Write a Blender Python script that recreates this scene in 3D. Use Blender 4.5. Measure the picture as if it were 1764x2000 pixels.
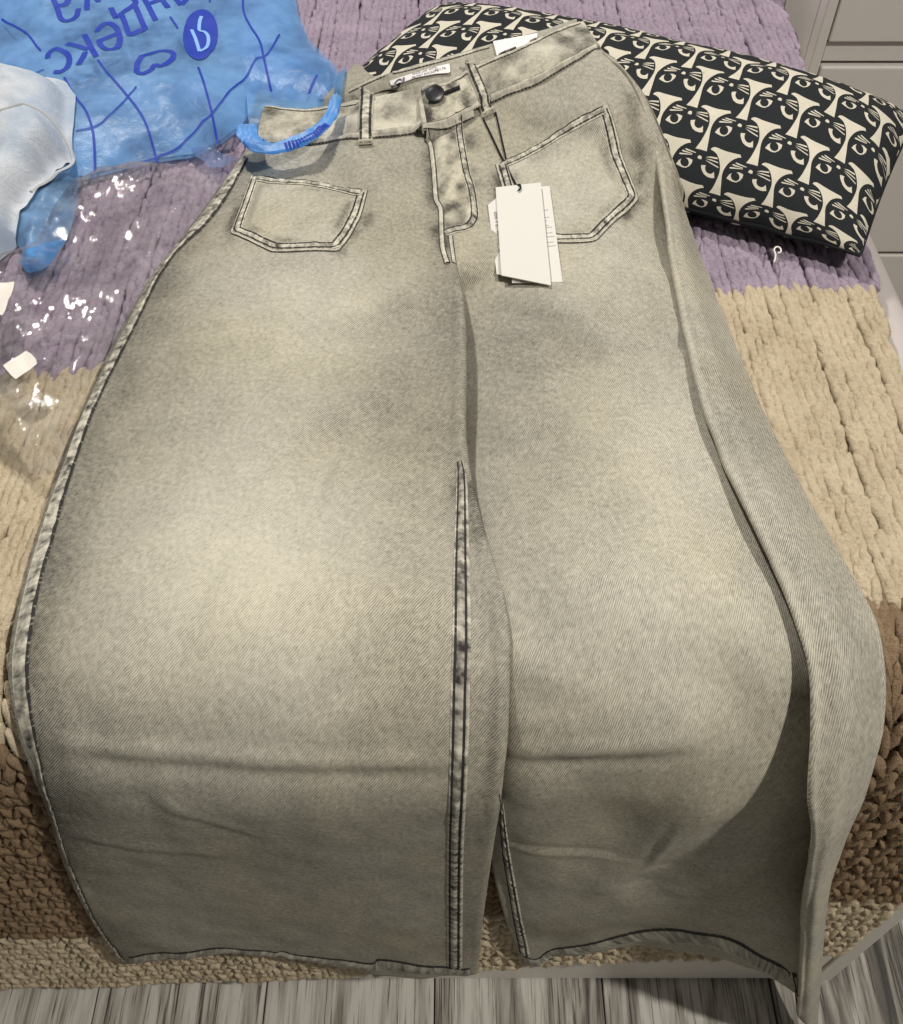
import bpy, bmesh, math, random
import numpy as np
from mathutils import Vector, Matrix
from mathutils.bvhtree import BVHTree
from mathutils.geometry import delaunay_2d_cdt

# ------------------------------------------------------------------ camera, world, lamps, exposure
scene = bpy.context.scene
for o in list(bpy.data.objects):
    bpy.data.objects.remove(o)
COL = scene.collection

cam_d = bpy.data.cameras.new('camera')
cam_d.sensor_fit = 'HORIZONTAL'
cam_d.sensor_width = 36.0
cam_d.lens = 36.0 * 1900.0 / 1764.0
cam_d.clip_start = 0.02
cam_d.clip_end = 60.0
cam = bpy.data.objects.new('camera', cam_d)
cam.location = (0, 0, 1.055)
cam.rotation_euler = (math.radians(90 - 51), 0, 0)
COL.objects.link(cam)
scene.camera = cam

world = bpy.data.worlds.new('World')
scene.world = world
world.use_nodes = True
bg = world.node_tree.nodes['Background']
bg.inputs['Color'].default_value = (1.0, 0.97, 0.93, 1)
bg.inputs['Strength'].default_value = 0.16


def lamp(name, loc, size, energy, color):
    d = bpy.data.lights.new(name, 'AREA')
    d.shape = 'DISK'
    d.size = size
    d.energy = energy
    d.color = color
    o = bpy.data.objects.new(name, d)
    o.location = loc
    tgt = Vector((0.05, 0.5, 0.55))
    o.rotation_euler = (tgt - Vector(loc)).to_track_quat('-Z', 'Y').to_euler()
    COL.objects.link(o)
    return o


lamp('ceiling_lamp', (-0.65, 1.75, 2.45), 0.14, 41.0, (1.0, 0.965, 0.895))
lamp('ceiling_lamp', (1.15, -0.30, 2.40), 0.10, 37.0, (1.0, 0.955, 0.875))

scene.view_settings.view_transform = 'Standard'
scene.view_settings.look = 'None'
scene.view_settings.exposure = 0.0
scene.view_settings.gamma = 1.0
scene.view_settings.use_curve_mapping = False
scene.cycles.max_bounces = 8
scene.cycles.transparent_max_bounces = 12
scene.cycles.caustics_reflective = False
scene.cycles.caustics_refractive = False

# ------------------------------------------------------------------ bed profile: (x, s, h) -> world
R_EDGE = 0.07            # rounding of the bed's foot edge
Y_TOP = 0.315            # where the flat top ends
Z_TOP = 0.575            # height of the blanket surface
ARC = R_EDGE * math.pi / 2


def P(x, s, h):
    """x across the bed, s along it (0 = start of the foot edge, negative down the foot end), h off the surface"""
    x, s, h = np.broadcast_arrays(np.asarray(x, float), np.asarray(s, float), np.asarray(h, float))
    a = np.clip(-s / R_EDGE, 0, math.pi / 2)
    Y = np.where(s >= 0, Y_TOP + s, Y_TOP - (R_EDGE + h) * np.sin(a))
    Z = np.where(s >= 0, Z_TOP + h, Z_TOP - R_EDGE + (R_EDGE + h) * np.cos(a))
    Z = np.where(s < -ARC, Z_TOP - R_EDGE + (s + ARC), Z)
    return np.stack([x, Y, Z], -1)


def NRM(s):
    a = np.clip(-np.asarray(s, float) / R_EDGE, 0, math.pi / 2)
    return np.stack([np.zeros_like(a), -np.sin(a), np.cos(a)], -1)


# ------------------------------------------------------------------ helpers
def _hash(ix, iy, iz):
    n = (ix * 374761393 + iy * 668265263 + iz * 2147483647) & 0xffffffff
    n = ((n ^ (n >> 13)) * 1274126177) & 0xffffffff
    n = (n ^ (n >> 16)) & 0xffffffff
    return n / 4294967295.0 * 2 - 1


def noise(x, y, z=0.0):
    x, y, z = np.broadcast_arrays(np.asarray(x, float), np.asarray(y, float), np.asarray(z, float))
    x0, y0, z0 = np.floor(x).astype(np.int64), np.floor(y).astype(np.int64), np.floor(z).astype(np.int64)
    fx, fy, fz = x - x0, y - y0, z - z0
    f = lambda t: t * t * t * (t * (t * 6 - 15) + 10)
    u, v, w = f(fx), f(fy), f(fz)
    r = 0
    for dx in (0, 1):
        for dy in (0, 1):
            for dz in (0, 1):
                wgt = (u if dx else 1 - u) * (v if dy else 1 - v) * (w if dz else 1 - w)
                r = r + wgt * _hash(x0 + dx, y0 + dy, z0 + dz)
    return r


def fbm(x, y, z=0.0, o=3):
    r, a, t = 0, 1.0, 0
    for i in range(o):
        r = r + a * noise(x * 2 ** i + 13.7 * i, y * 2 ** i - 7.1 * i, z)
        t += a
        a *= 0.5
    return r / t


def ridged(x, y, z=0.0, o=3):
    r, a, t = 0, 1.0, 0
    for i in range(o):
        r = r + a * (1 - 2 * np.abs(noise(x * 2 ** i + 3.3 * i, y * 2 ** i + 9.2 * i, z + i)))
        t += a
        a *= 0.5
    return r / t


def smooth(a, b, x):
    t = np.clip((np.asarray(x, float) - a) / (b - a), 0, 1)
    return t * t * (3 - 2 * t)


def link(name, me, mats, parent=None, smooth_shade=True):
    if not isinstance(mats, (list, tuple)):
        mats = [mats]
    for m in mats:
        me.materials.append(m)
    if smooth_shade:
        me.polygons.foreach_set('use_smooth', [True] * len(me.polygons))
    o = bpy.data.objects.new(name, me)
    COL.objects.link(o)
    if parent is not None:
        o.parent = parent
    return o


def empty(name, label, cat, loc=(0, 0, 0), group=None):
    o = bpy.data.objects.new(name, None)
    o.empty_display_size = 0.05
    COL.objects.link(o)
    o['label'] = label
    o['category'] = cat
    if group:
        o['group'] = group
    return o


def tag(o, label=None, cat=None, group=None, kind=None):
    if label: o['label'] = label
    if cat: o['category'] = cat
    if group: o['group'] = group
    if kind: o['kind'] = kind
    return o


def pydata(name, verts, faces):
    me = bpy.data.meshes.new(name)
    me.from_pydata([tuple(map(float, v)) for v in verts], [], [tuple(map(int, f)) for f in faces])
    me.update()
    return me


def grid_mesh(name, V, uv=None, attr=None, flip=False):
    """V: (n, m, 3) array of points"""
    n, m = V.shape[:2]
    idx = np.arange(n * m).reshape(n, m)
    q = np.stack([idx[:-1, :-1], idx[:-1, 1:], idx[1:, 1:], idx[1:, :-1]], -1).reshape(-1, 4)
    if flip:
        q = q[:, ::-1]
    me = bpy.data.meshes.new(name)
    me.vertices.add(n * m)
    me.vertices.foreach_set('co', V.reshape(-1).astype(np.float32))
    me.loops.add(q.size)
    me.loops.foreach_set('vertex_index', q.reshape(-1).astype(np.int32))
    me.polygons.add(len(q))
    me.polygons.foreach_set('loop_start', np.arange(0, q.size, 4, dtype=np.int32))
    me.polygons.foreach_set('loop_total', np.full(len(q), 4, dtype=np.int32))
    me.update(calc_edges=True)
    if uv is not None:
        set_uv(me, uv.reshape(-1, 2))
    if attr is not None:
        for k, a in attr.items():
            at = me.attributes.new(k, 'FLOAT', 'POINT')
            at.data.foreach_set('value', np.asarray(a, np.float32).reshape(-1))
    return me


def set_uv(me, uv):
    li = np.empty(len(me.loops), np.int32)
    me.loops.foreach_get('vertex_index', li)
    l = me.uv_layers.new(name='cloth')
    l.data.foreach_set('uv', np.asarray(uv, np.float32)[li].reshape(-1))


def catmull(C, t):
    """C: (n, ...) control rows, t in [0, n-1]"""
    n = len(C)
    E = np.concatenate([[2 * C[0] - C[1]], C, [2 * C[-1] - C[-2]]])
    i = np.clip(np.floor(t).astype(int), 0, n - 2)
    f = (t - i).reshape((-1,) + (1,) * (C.ndim - 1))
    a, b, c, d = E[i], E[i + 1], E[i + 2], E[i + 3]
    return 0.5 * (2 * b + (c - a) * f + (2 * a - 5 * b + 4 * c - d) * f ** 2 + (3 * b - a - 3 * c + d) * f ** 3)


def polyline(pts, step, spline=True):
    """resample a polyline of any dimension at an even step (first two columns measure length)"""
    pts = np.asarray(pts, float)
    if spline and len(pts) > 2:
        pts = catmull(pts, np.linspace(0, len(pts) - 1, (len(pts) - 1) * 24 + 1))
    d = np.r_[0, np.cumsum(np.linalg.norm(np.diff(pts[:, :2], axis=0), axis=1))]
    n = max(2, int(d[-1] / step) + 1)
    t = np.linspace(0, d[-1], n)
    return np.stack([np.interp(t, d, pts[:, k]) for k in range(pts.shape[1])], -1), t


def inside(px, py, poly):
    px = np.asarray(px, float); py = np.asarray(py, float)
    r = np.zeros(px.shape, bool)
    n = len(poly)
    for i in range(n):
        x1, y1 = poly[i]; x2, y2 = poly[(i + 1) % n]
        c = ((y1 > py) != (y2 > py))
        with np.errstate(divide='ignore', invalid='ignore'):
            xs = (x2 - x1) * (py - y1) / (y2 - y1) + x1
        r ^= c & (px < xs)
    return r


def poly_dist(px, py, poly):
    d = np.full(np.shape(px), 1e9)
    n = len(poly)
    for i in range(n):
        a = np.array(poly[i]); b = np.array(poly[(i + 1) % n])
        ab = b - a
        t = np.clip(((px - a[0]) * ab[0] + (py - a[1]) * ab[1]) / max(1e-12, ab @ ab), 0, 1)
        d = np.minimum(d, np.hypot(px - a[0] - t * ab[0], py - a[1] - t * ab[1]))
    return d


def sheet2d(outline, spacing, holes=()):
    """triangulate an outline with an even inner grid -> (n,2) points, faces"""
    o, _ = polyline(np.vstack([outline, outline[:1]]), spacing, spline=False)
    o = o[:-1]
    x0, y0 = o.min(0); x1, y1 = o.max(0)
    gx, gy = np.meshgrid(np.arange(x0, x1, spacing), np.arange(y0, y1, spacing * 0.87))
    gx = gx + (np.arange(gx.shape[0]) % 2)[:, None] * spacing * 0.5
    gx, gy = gx.ravel(), gy.ravel()
    k = inside(gx, gy, o) & (poly_dist(gx, gy, o) > spacing * 0.55)
    pts = np.vstack([o, np.stack([gx[k], gy[k]], -1)])
    n = len(o)
    r = delaunay_2d_cdt([Vector(p) for p in pts], [], [list(range(n))], 1, 1e-7)
    V = np.array([tuple(v) for v in r[0]])
    F = []
    for f in r[2]:
        a, b, c = V[f[0]], V[f[1]], V[f[2]]
        if (b[0] - a[0]) * (c[1] - a[1]) - (b[1] - a[1]) * (c[0] - a[0]) < 0:
            f = f[::-1]
        F.append(f)
    return V, F, o


# ------------------------------------------------------------------ materials
class NT:
    def __init__(self, name):
        self.m = bpy.data.materials.new(name)
        self.m.use_nodes = True
        self.t = self.m.node_tree
        self.b = self.t.nodes['Principled BSDF']
        self.out = self.t.nodes['Material Output']

    def n(self, kind, **kw):
        nd = self.t.nodes.new(kind)
        for k, v in kw.items():
            setattr(nd, k, v)
        return nd

    def put(self, sock, v):
        if hasattr(v, 'is_linked') or isinstance(v, bpy.types.NodeSocket):
            self.t.links.new(v, sock)
        else:
            if isinstance(v, tuple) and len(v) == 3 and sock.type == 'RGBA':
                v = v + (1,)
            sock.default_value = v

    def math(self, op, a, b=0.0, c=0.0, clamp=False):
        nd = self.n('ShaderNodeMath', operation=op, use_clamp=clamp)
        self.put(nd.inputs[0], a); self.put(nd.inputs[1], b)
        if len(nd.inputs) > 2: self.put(nd.inputs[2], c)
        return nd.outputs[0]

    def mixc(self, f, a, b, mode='MIX'):
        nd = self.n('ShaderNodeMix', data_type='RGBA', blend_type=mode)
        self.put(nd.inputs['Factor'], f); self.put(nd.inputs[6], a); self.put(nd.inputs[7], b)
        return nd.outputs[2]

    def ramp(self, f, lo, hi, a=0.0, b=1.0):
        nd = self.n('ShaderNodeMapRange', interpolation_type='SMOOTHSTEP')
        self.put(nd.inputs[0], f)
        for i, v in enumerate((lo, hi, a, b)):
            self.put(nd.inputs[i + 1], v)
        return nd.outputs[0]

    def noise(self, vec, scale, detail=2.0, rough=0.5, dist=0.0):
        nd = self.n('ShaderNodeTexNoise')
        self.put(nd.inputs['Vector'], vec)
        nd.inputs['Scale'].default_value = scale
        nd.inputs['Detail'].default_value = detail
        nd.inputs['Roughness'].default_value = rough
        nd.inputs['Distortion'].default_value = dist
        return nd.outputs[0]

    def uv(self):
        return self.n('ShaderNodeUVMap', uv_map='cloth').outputs[0]

    def obj(self):
        return self.n('ShaderNodeTexCoord').outputs['Object']

    def geo(self):
        return self.n('ShaderNodeNewGeometry').outputs['Position']

    def sep(self, v):
        return self.n('ShaderNodeSeparateXYZ') if v is None else self._sep(v)

    def _sep(self, v):
        nd = self.n('ShaderNodeSeparateXYZ')
        self.put(nd.inputs[0], v)
        return nd.outputs

    def comb(self, x, y, z=0.0):
        nd = self.n('ShaderNodeCombineXYZ')
        self.put(nd.inputs[0], x); self.put(nd.inputs[1], y); self.put(nd.inputs[2], z)
        return nd.outputs[0]

    def scale(self, v, s):
        nd = self.n('ShaderNodeVectorMath', operation='MULTIPLY')
        self.put(nd.inputs[0], v); nd.inputs[1].default_value = s
        return nd.outputs[0]

    def attr(self, name):
        return self.n('ShaderNodeAttribute', attribute_name=name).outputs['Fac']

    def bump(self, h, strength, dist, prev=None):
        nd = self.n('ShaderNodeBump')
        nd.inputs['Strength'].default_value = strength
        nd.inputs['Distance'].default_value = dist
        self.put(nd.inputs['Height'], h)
        if prev is not None: self.put(nd.inputs['Normal'], prev)
        return nd.outputs[0]

    def set(self, **kw):
        for k, v in kw.items():
            self.put(self.b.inputs[k.replace('_', ' ')], v)
        return self


DENIM_DARK = (0.060, 0.056, 0.050)
DENIM_LIGHT = (0.655, 0.618, 0.515)


def denim_nodes(t, wash, twill_amp=0.22, period=0.00112):
    """adds the washed twill; returns colour, height"""
    uv = t.uv()
    s = t._sep(uv)
    wob = t.math('MULTIPLY', t.math('SUBTRACT', t.noise(uv, 160, 2.0), 0.5), 0.0013)
    u = t.math('ADD', s[0], wob)
    tw = t.math('SINE', t.math('MULTIPLY', u, 2 * math.pi / period))
    slub = t.noise(t.scale(uv, (1.0, 0.30, 1.0)), 1000, 3.0, 0.65)
    mott = t.noise(uv, 38, 4.0, 0.62)
    fine = t.noise(uv, 260, 3.0, 0.65)
    f = t.math('ADD', wash, t.math('MULTIPLY', t.math('SUBTRACT', mott, 0.5), 0.30))
    f = t.math('ADD', f, t.math('MULTIPLY', t.math('SUBTRACT', fine, 0.5), 0.55))
    f = t.math('ADD', f, t.math('MULTIPLY', t.math('SUBTRACT', slub, 0.5), 0.72))
    amp = t.math('MULTIPLY', t.ramp(t.noise(uv, 14, 2.0), 0.25, 0.75, 0.55, 1.25), twill_amp)
    f = t.math('ADD', f, t.math('MULTIPLY', tw, amp), clamp=True)
    col = t.mixc(f, DENIM_DARK, DENIM_LIGHT)
    yel = t.mixc(t.ramp(t.noise(uv, 9, 2.0), 0.35, 0.7), (1.0, 1.0, 1.0), (1.02, 1.0, 0.94))
    col = t.mixc(1.0, col, yel, 'MULTIPLY')
    hgt = t.math('ADD', t.math('MULTIPLY', tw, 0.35), t.math('MULTIPLY', slub, 0.8))
    return col, hgt, uv


def mat_denim():
    t = NT('washed_denim')
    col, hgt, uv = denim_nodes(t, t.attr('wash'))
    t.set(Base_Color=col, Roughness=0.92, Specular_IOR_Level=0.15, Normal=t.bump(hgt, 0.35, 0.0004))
    return t.m


def mat_seam(name, lines, dark=0.5, base=0.68, pucker=0.55):
    """seam ribbon: uv.x 0..1 across, uv.y metres along"""
    t = NT(name)
    uv = t.uv()
    s = t._sep(uv)
    along = t.comb(s[1], t.math('MULTIPLY', s[0], 0.006))
    n1 = t.noise(along, 170, 2.0, 0.6)
    n2 = t.noise(along, 55, 2.0, 0.5)
    n3 = t.noise(along, 900, 2.0, 0.6)
    w = t.math('ADD', base, t.math('MULTIPLY', t.math('SUBTRACT', n1, 0.52), pucker * 3.2))
    w = t.math('ADD', w, t.math('MULTIPLY', t.math('SUBTRACT', n2, 0.5), 0.5))
    # keep the selvedges pale
    edge = t.math('ABSOLUTE', t.math('SUBTRACT', s[0], 0.5))
    w = t.mixc(t.ramp(edge, 0.33, 0.42), w, 0.86) if False else t.math('ADD', w, t.ramp(edge, 0.34, 0.45, 0.0, 0.22))
    w = t.math('ADD', w, t.math('MULTIPLY', t.math('SUBTRACT', n3, 0.5), 0.35), clamp=True)
    for (c, hw) in lines:
        d = t.math('ABSOLUTE', t.math('SUBTRACT', s[0], c))
        stitch = t.math('SINE', t.math('MULTIPLY', s[1], 2 * math.pi / 0.0032))
        k = t.math('MULTIPLY', t.ramp(d, hw * 0.55, hw, 1.0, 0.0), t.ramp(stitch, -0.9, 0.1, 0.72, 1.0))
        w = t.math('SUBTRACT', w, t.math('MULTIPLY', k, 1.0), clamp=True)
    col = t.mixc(w, (0.040, 0.038, 0.036), DENIM_LIGHT)
    h = t.math('ADD', n3, t.math('MULTIPLY', n1, 1.5))
    t.set(Base_Color=col, Roughness=0.9, Specular_IOR_Level=0.15, Normal=t.bump(h, 0.4, 0.0006))
    return t.m


def mat_plain(name, color, rough=0.6, spec=0.3, nscale=0, namp=0.0, bump=0.0):
    t = NT(name)
    c = color
    if nscale:
        n = t.noise(t.geo(), nscale, 4.0, 0.6)
        c = t.mixc(n, tuple(v * (1 - namp) for v in color), tuple(min(1, v * (1 + namp)) for v in color))
        if bump:
            t.set(Normal=t.bump(n, bump, 0.001))
    t.set(Base_Color=c, Roughness=rough, Specular_IOR_Level=spec)
    return t.m


def mat_yarn(name, c1, c2):
    t = NT(name)
    g = t.geo()
    big = t.noise(g, 26, 3.0, 0.6)
    mid = t.noise(g, 240, 3.0, 0.7)
    fuzz = t.noise(g, 1100, 3.0, 0.75)
    f = t.math('ADD', t.math('MULTIPLY', big, 0.5), t.math('ADD', t.math('MULTIPLY', mid, 0.45), t.math('MULTIPLY', fuzz, 0.5)))
    col = t.mixc(t.ramp(f, 0.42, 1.0), c1, c2)
    h = t.math('ADD', fuzz, t.math('MULTIPLY', mid, 1.6))
    t.set(Base_Color=col, Roughness=1.0, Specular_IOR_Level=0.0, Sheen_Weight=0.35, Sheen_Roughness=0.5,
          Sheen_Tint=c2, Normal=t.bump(h, 0.9, 0.0022))
    return t.m


M_DENIM = mat_denim()
M_FELL = mat_seam('felled_seam', [(0.18, 0.085), (0.74, 0.085)], base=0.52, pucker=0.8)
M_POCKET = mat_seam('pocket_stitching', [(0.18, 0.12), (0.82, 0.12)], base=0.76, pucker=0.9)
M_SINGLE = mat_seam('single_stitched_edge', [(0.72, 0.10)], base=0.72, pucker=0.45)
M_PIPE = mat_seam('seam_ridge', [(0.93, 0.20), (0.04, 0.14)], base=0.80, pucker=0.4)
M_SIDE = mat_seam('side_seam', [(0.92, 0.10)], base=0.60, pucker=0.85)
M_FLY = mat_seam('fly_stitching', [(0.16, 0.10), (0.84, 0.10)], base=0.60, pucker=0.8)
M_HEM = mat_seam('hem_stitching', [(0.10, 0.11)], base=0.52, pucker=0.45)

# ------------------------------------------------------------------ the setting: floor, cabinet, bed frame, mattress
def box_mesh(name, x0, x1, y0, y1, z0, z1, bev=0.0, seg=2):
    bm = bmesh.new()
    bmesh.ops.create_cube(bm, size=1.0)
    for v in bm.verts:
        v.co = Vector(((x0 + x1) / 2 + v.co.x * (x1 - x0), (y0 + y1) / 2 + v.co.y * (y1 - y0), (z0 + z1) / 2 + v.co.z * (z1 - z0)))
    if bev:
        bmesh.ops.bevel(bm, geom=list(bm.edges), offset=bev, segments=seg, profile=0.5, affect='EDGES')
    me = bpy.data.meshes.new(name)
    bm.to_mesh(me)
    bm.free()
    return me


def mat_plank():
    t = NT('greyed_oak_laminate')
    g = t.obj()
    rnd = t.n('ShaderNodeObjectInfo').outputs['Random']
    off = t.n('ShaderNodeVectorMath', operation='ADD')
    t.put(off.inputs[0], g)
    t.put(off.inputs[1], t.comb(t.math('MULTIPLY', rnd, 37.0), t.math('MULTIPLY', rnd, 91.0), 0.0))
    v = off.outputs[0]
    st = t.scale(v, (1.0, 0.075, 1.0))
    n1 = t.noise(st, 24, 6.0, 0.62, 2.2)
    n2 = t.noise(st, 120, 4.0, 0.7)
    blot = t.noise(t.scale(v, (1.0, 0.35, 1.0)), 9, 3.0, 0.6)
    f = t.math('ADD', t.math('MULTIPLY', n1, 1.1), t.math('ADD', t.math('MULTIPLY', n2, 0.40), t.math('MULTIPLY', blot, 0.45)))
    lines = t.noise(t.scale(v, (1.0, 0.02, 1.0)), 340, 3.0, 0.7)
    f = t.math('SUBTRACT', f, t.ramp(lines, 0.52, 0.68, 0.0, 0.30))
    f = t.math('ADD', f, t.math('MULTIPLY', t.math('SUBTRACT', rnd, 0.5), 0.20))
    f = t.math('ADD', f, 0.06)
    cr = t.n('ShaderNodeValToRGB')
    t.put(cr.inputs[0], t.math('SUBTRACT', f, 0.46))
    e = cr.color_ramp.elements
    e[0].position = 0.26; e[0].color = (0.045, 0.042, 0.038, 1)
    e[1].position = 0.72; e[1].color = (0.56, 0.54, 0.49, 1)
    k = e.new(0.42); k.color = (0.15, 0.135, 0.115, 1)
    k = e.new(0.55); k.color = (0.33, 0.305, 0.265, 1)
    t.set(Base_Color=cr.outputs[0], Roughness=0.42, Specular_IOR_Level=0.4, Normal=t.bump(n2, 0.25, 0.0008))
    return t.m


M_PLANK = mat_plank()
M_GAP = mat_plain('floor_joint', (0.03, 0.026, 0.022), 0.9)
floor = tag(link('floor', box_mesh('floor', -4, 4, -3, 5, -0.06, -0.0035), M_GAP, smooth_shade=False), 'grey washed wood laminate floor under the bed', kind='structure')
PW, PL = 0.168, 1.28
plank_me = box_mesh('plank', -PW / 2 + 0.0007, PW / 2 - 0.0007, -PL / 2 + 0.0005, PL / 2 - 0.0005, -0.006, 0.0, 0.0011, 1)
plank_me.materials.append(M_PLANK)
random.seed(4)
for i in range(-8, 10):
    off = random.random() * PL
    for j in range(-1, 3):
        o = bpy.data.objects.new('plank', plank_me)
        o.location = (-0.353 + PW * (i + 0.5), j * PL + off - 0.9, 0.0)
        COL.objects.link(o)
        o.parent = floor

M_WHITE = mat_plain('white_furniture_board', (0.60, 0.56, 0.52), 0.45, 0.35, 30, 0.03)
M_DARKGAP = mat_plain('shadow_gap', (0.05, 0.045, 0.04), 0.9)

cab = empty('cabinet', 'pale grey drawer cabinet beside the bed, at upper right', 'cabinet')
link('carcass', box_mesh('carcass', 0.392, 1.35, 1.072, 1.50, 0.0, 0.80, 0.001, 1), M_WHITE, cab, False)
link('side_stile', box_mesh('side_stile', 0.392, 0.4035, 1.050, 1.0715, 0.0, 0.80, 0.0015, 2), M_WHITE, cab, False)
link('drawer_front', box_mesh('drawer_front', 0.405, 1.345, 1.050, 1.0705, 0.560, 0.797, 0.002, 2), M_WHITE, cab, False)
link('grip_rail', box_mesh('grip_rail', 0.405, 1.345, 1.0555, 1.0712, 0.537, 0.5585, 0.001, 1), M_WHITE, cab, False)
link('drawer_front', box_mesh('drawer_front', 0.405, 1.345, 1.050, 1.0705, 0.290, 0.5335, 0.003, 3), M_WHITE, cab, False)
link('drawer_front', box_mesh('drawer_front', 0.405, 1.345, 1.050, 1.0705, 0.050, 0.286, 0.003, 3), M_WHITE, cab, False)

bed = empty('bed_frame', 'white bed frame showing below the hanging blanket, at lower right', 'bed')
M_BED = mat_plain('white_bed_board', (0.70, 0.66, 0.60), 0.5, 0.3, 30, 0.03)
link('footboard', box_mesh('footboard', -0.80, 0.3595, 0.2500, 0.2636, 0.004, 0.40, 0.0012, 2), M_BED, bed, False)
link('side_board', box_mesh('side_board', 0.3607, 0.379, 0.2480, 2.10, 0.004, 0.40, 0.0012, 2), M_BED, bed, False)
link('side_board', box_mesh('side_board', -0.82, -0.802, 0.2480, 2.10, 0.004, 0.40, 0.0012, 2), M_BED, bed, False)
link('slat_base', box_mesh('slat_base', -0.80, 0.3595, 0.2645, 2.08, 0.30, 0.345), M_BED, bed, False)

M_SHEET = mat_plain('pale_bed_sheet', (0.52, 0.47, 0.45), 0.9, 0.1, 14, 0.06, 0.2)
mat_o = tag(link('mattress', box_mesh('mattress', -0.80, 0.384, 0.278, 2.05, 0.346, 0.552, 0.045, 5), M_SHEET),
            'mattress in a pale grey sheet, visible past the right edge of the blanket', 'mattress')


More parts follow.
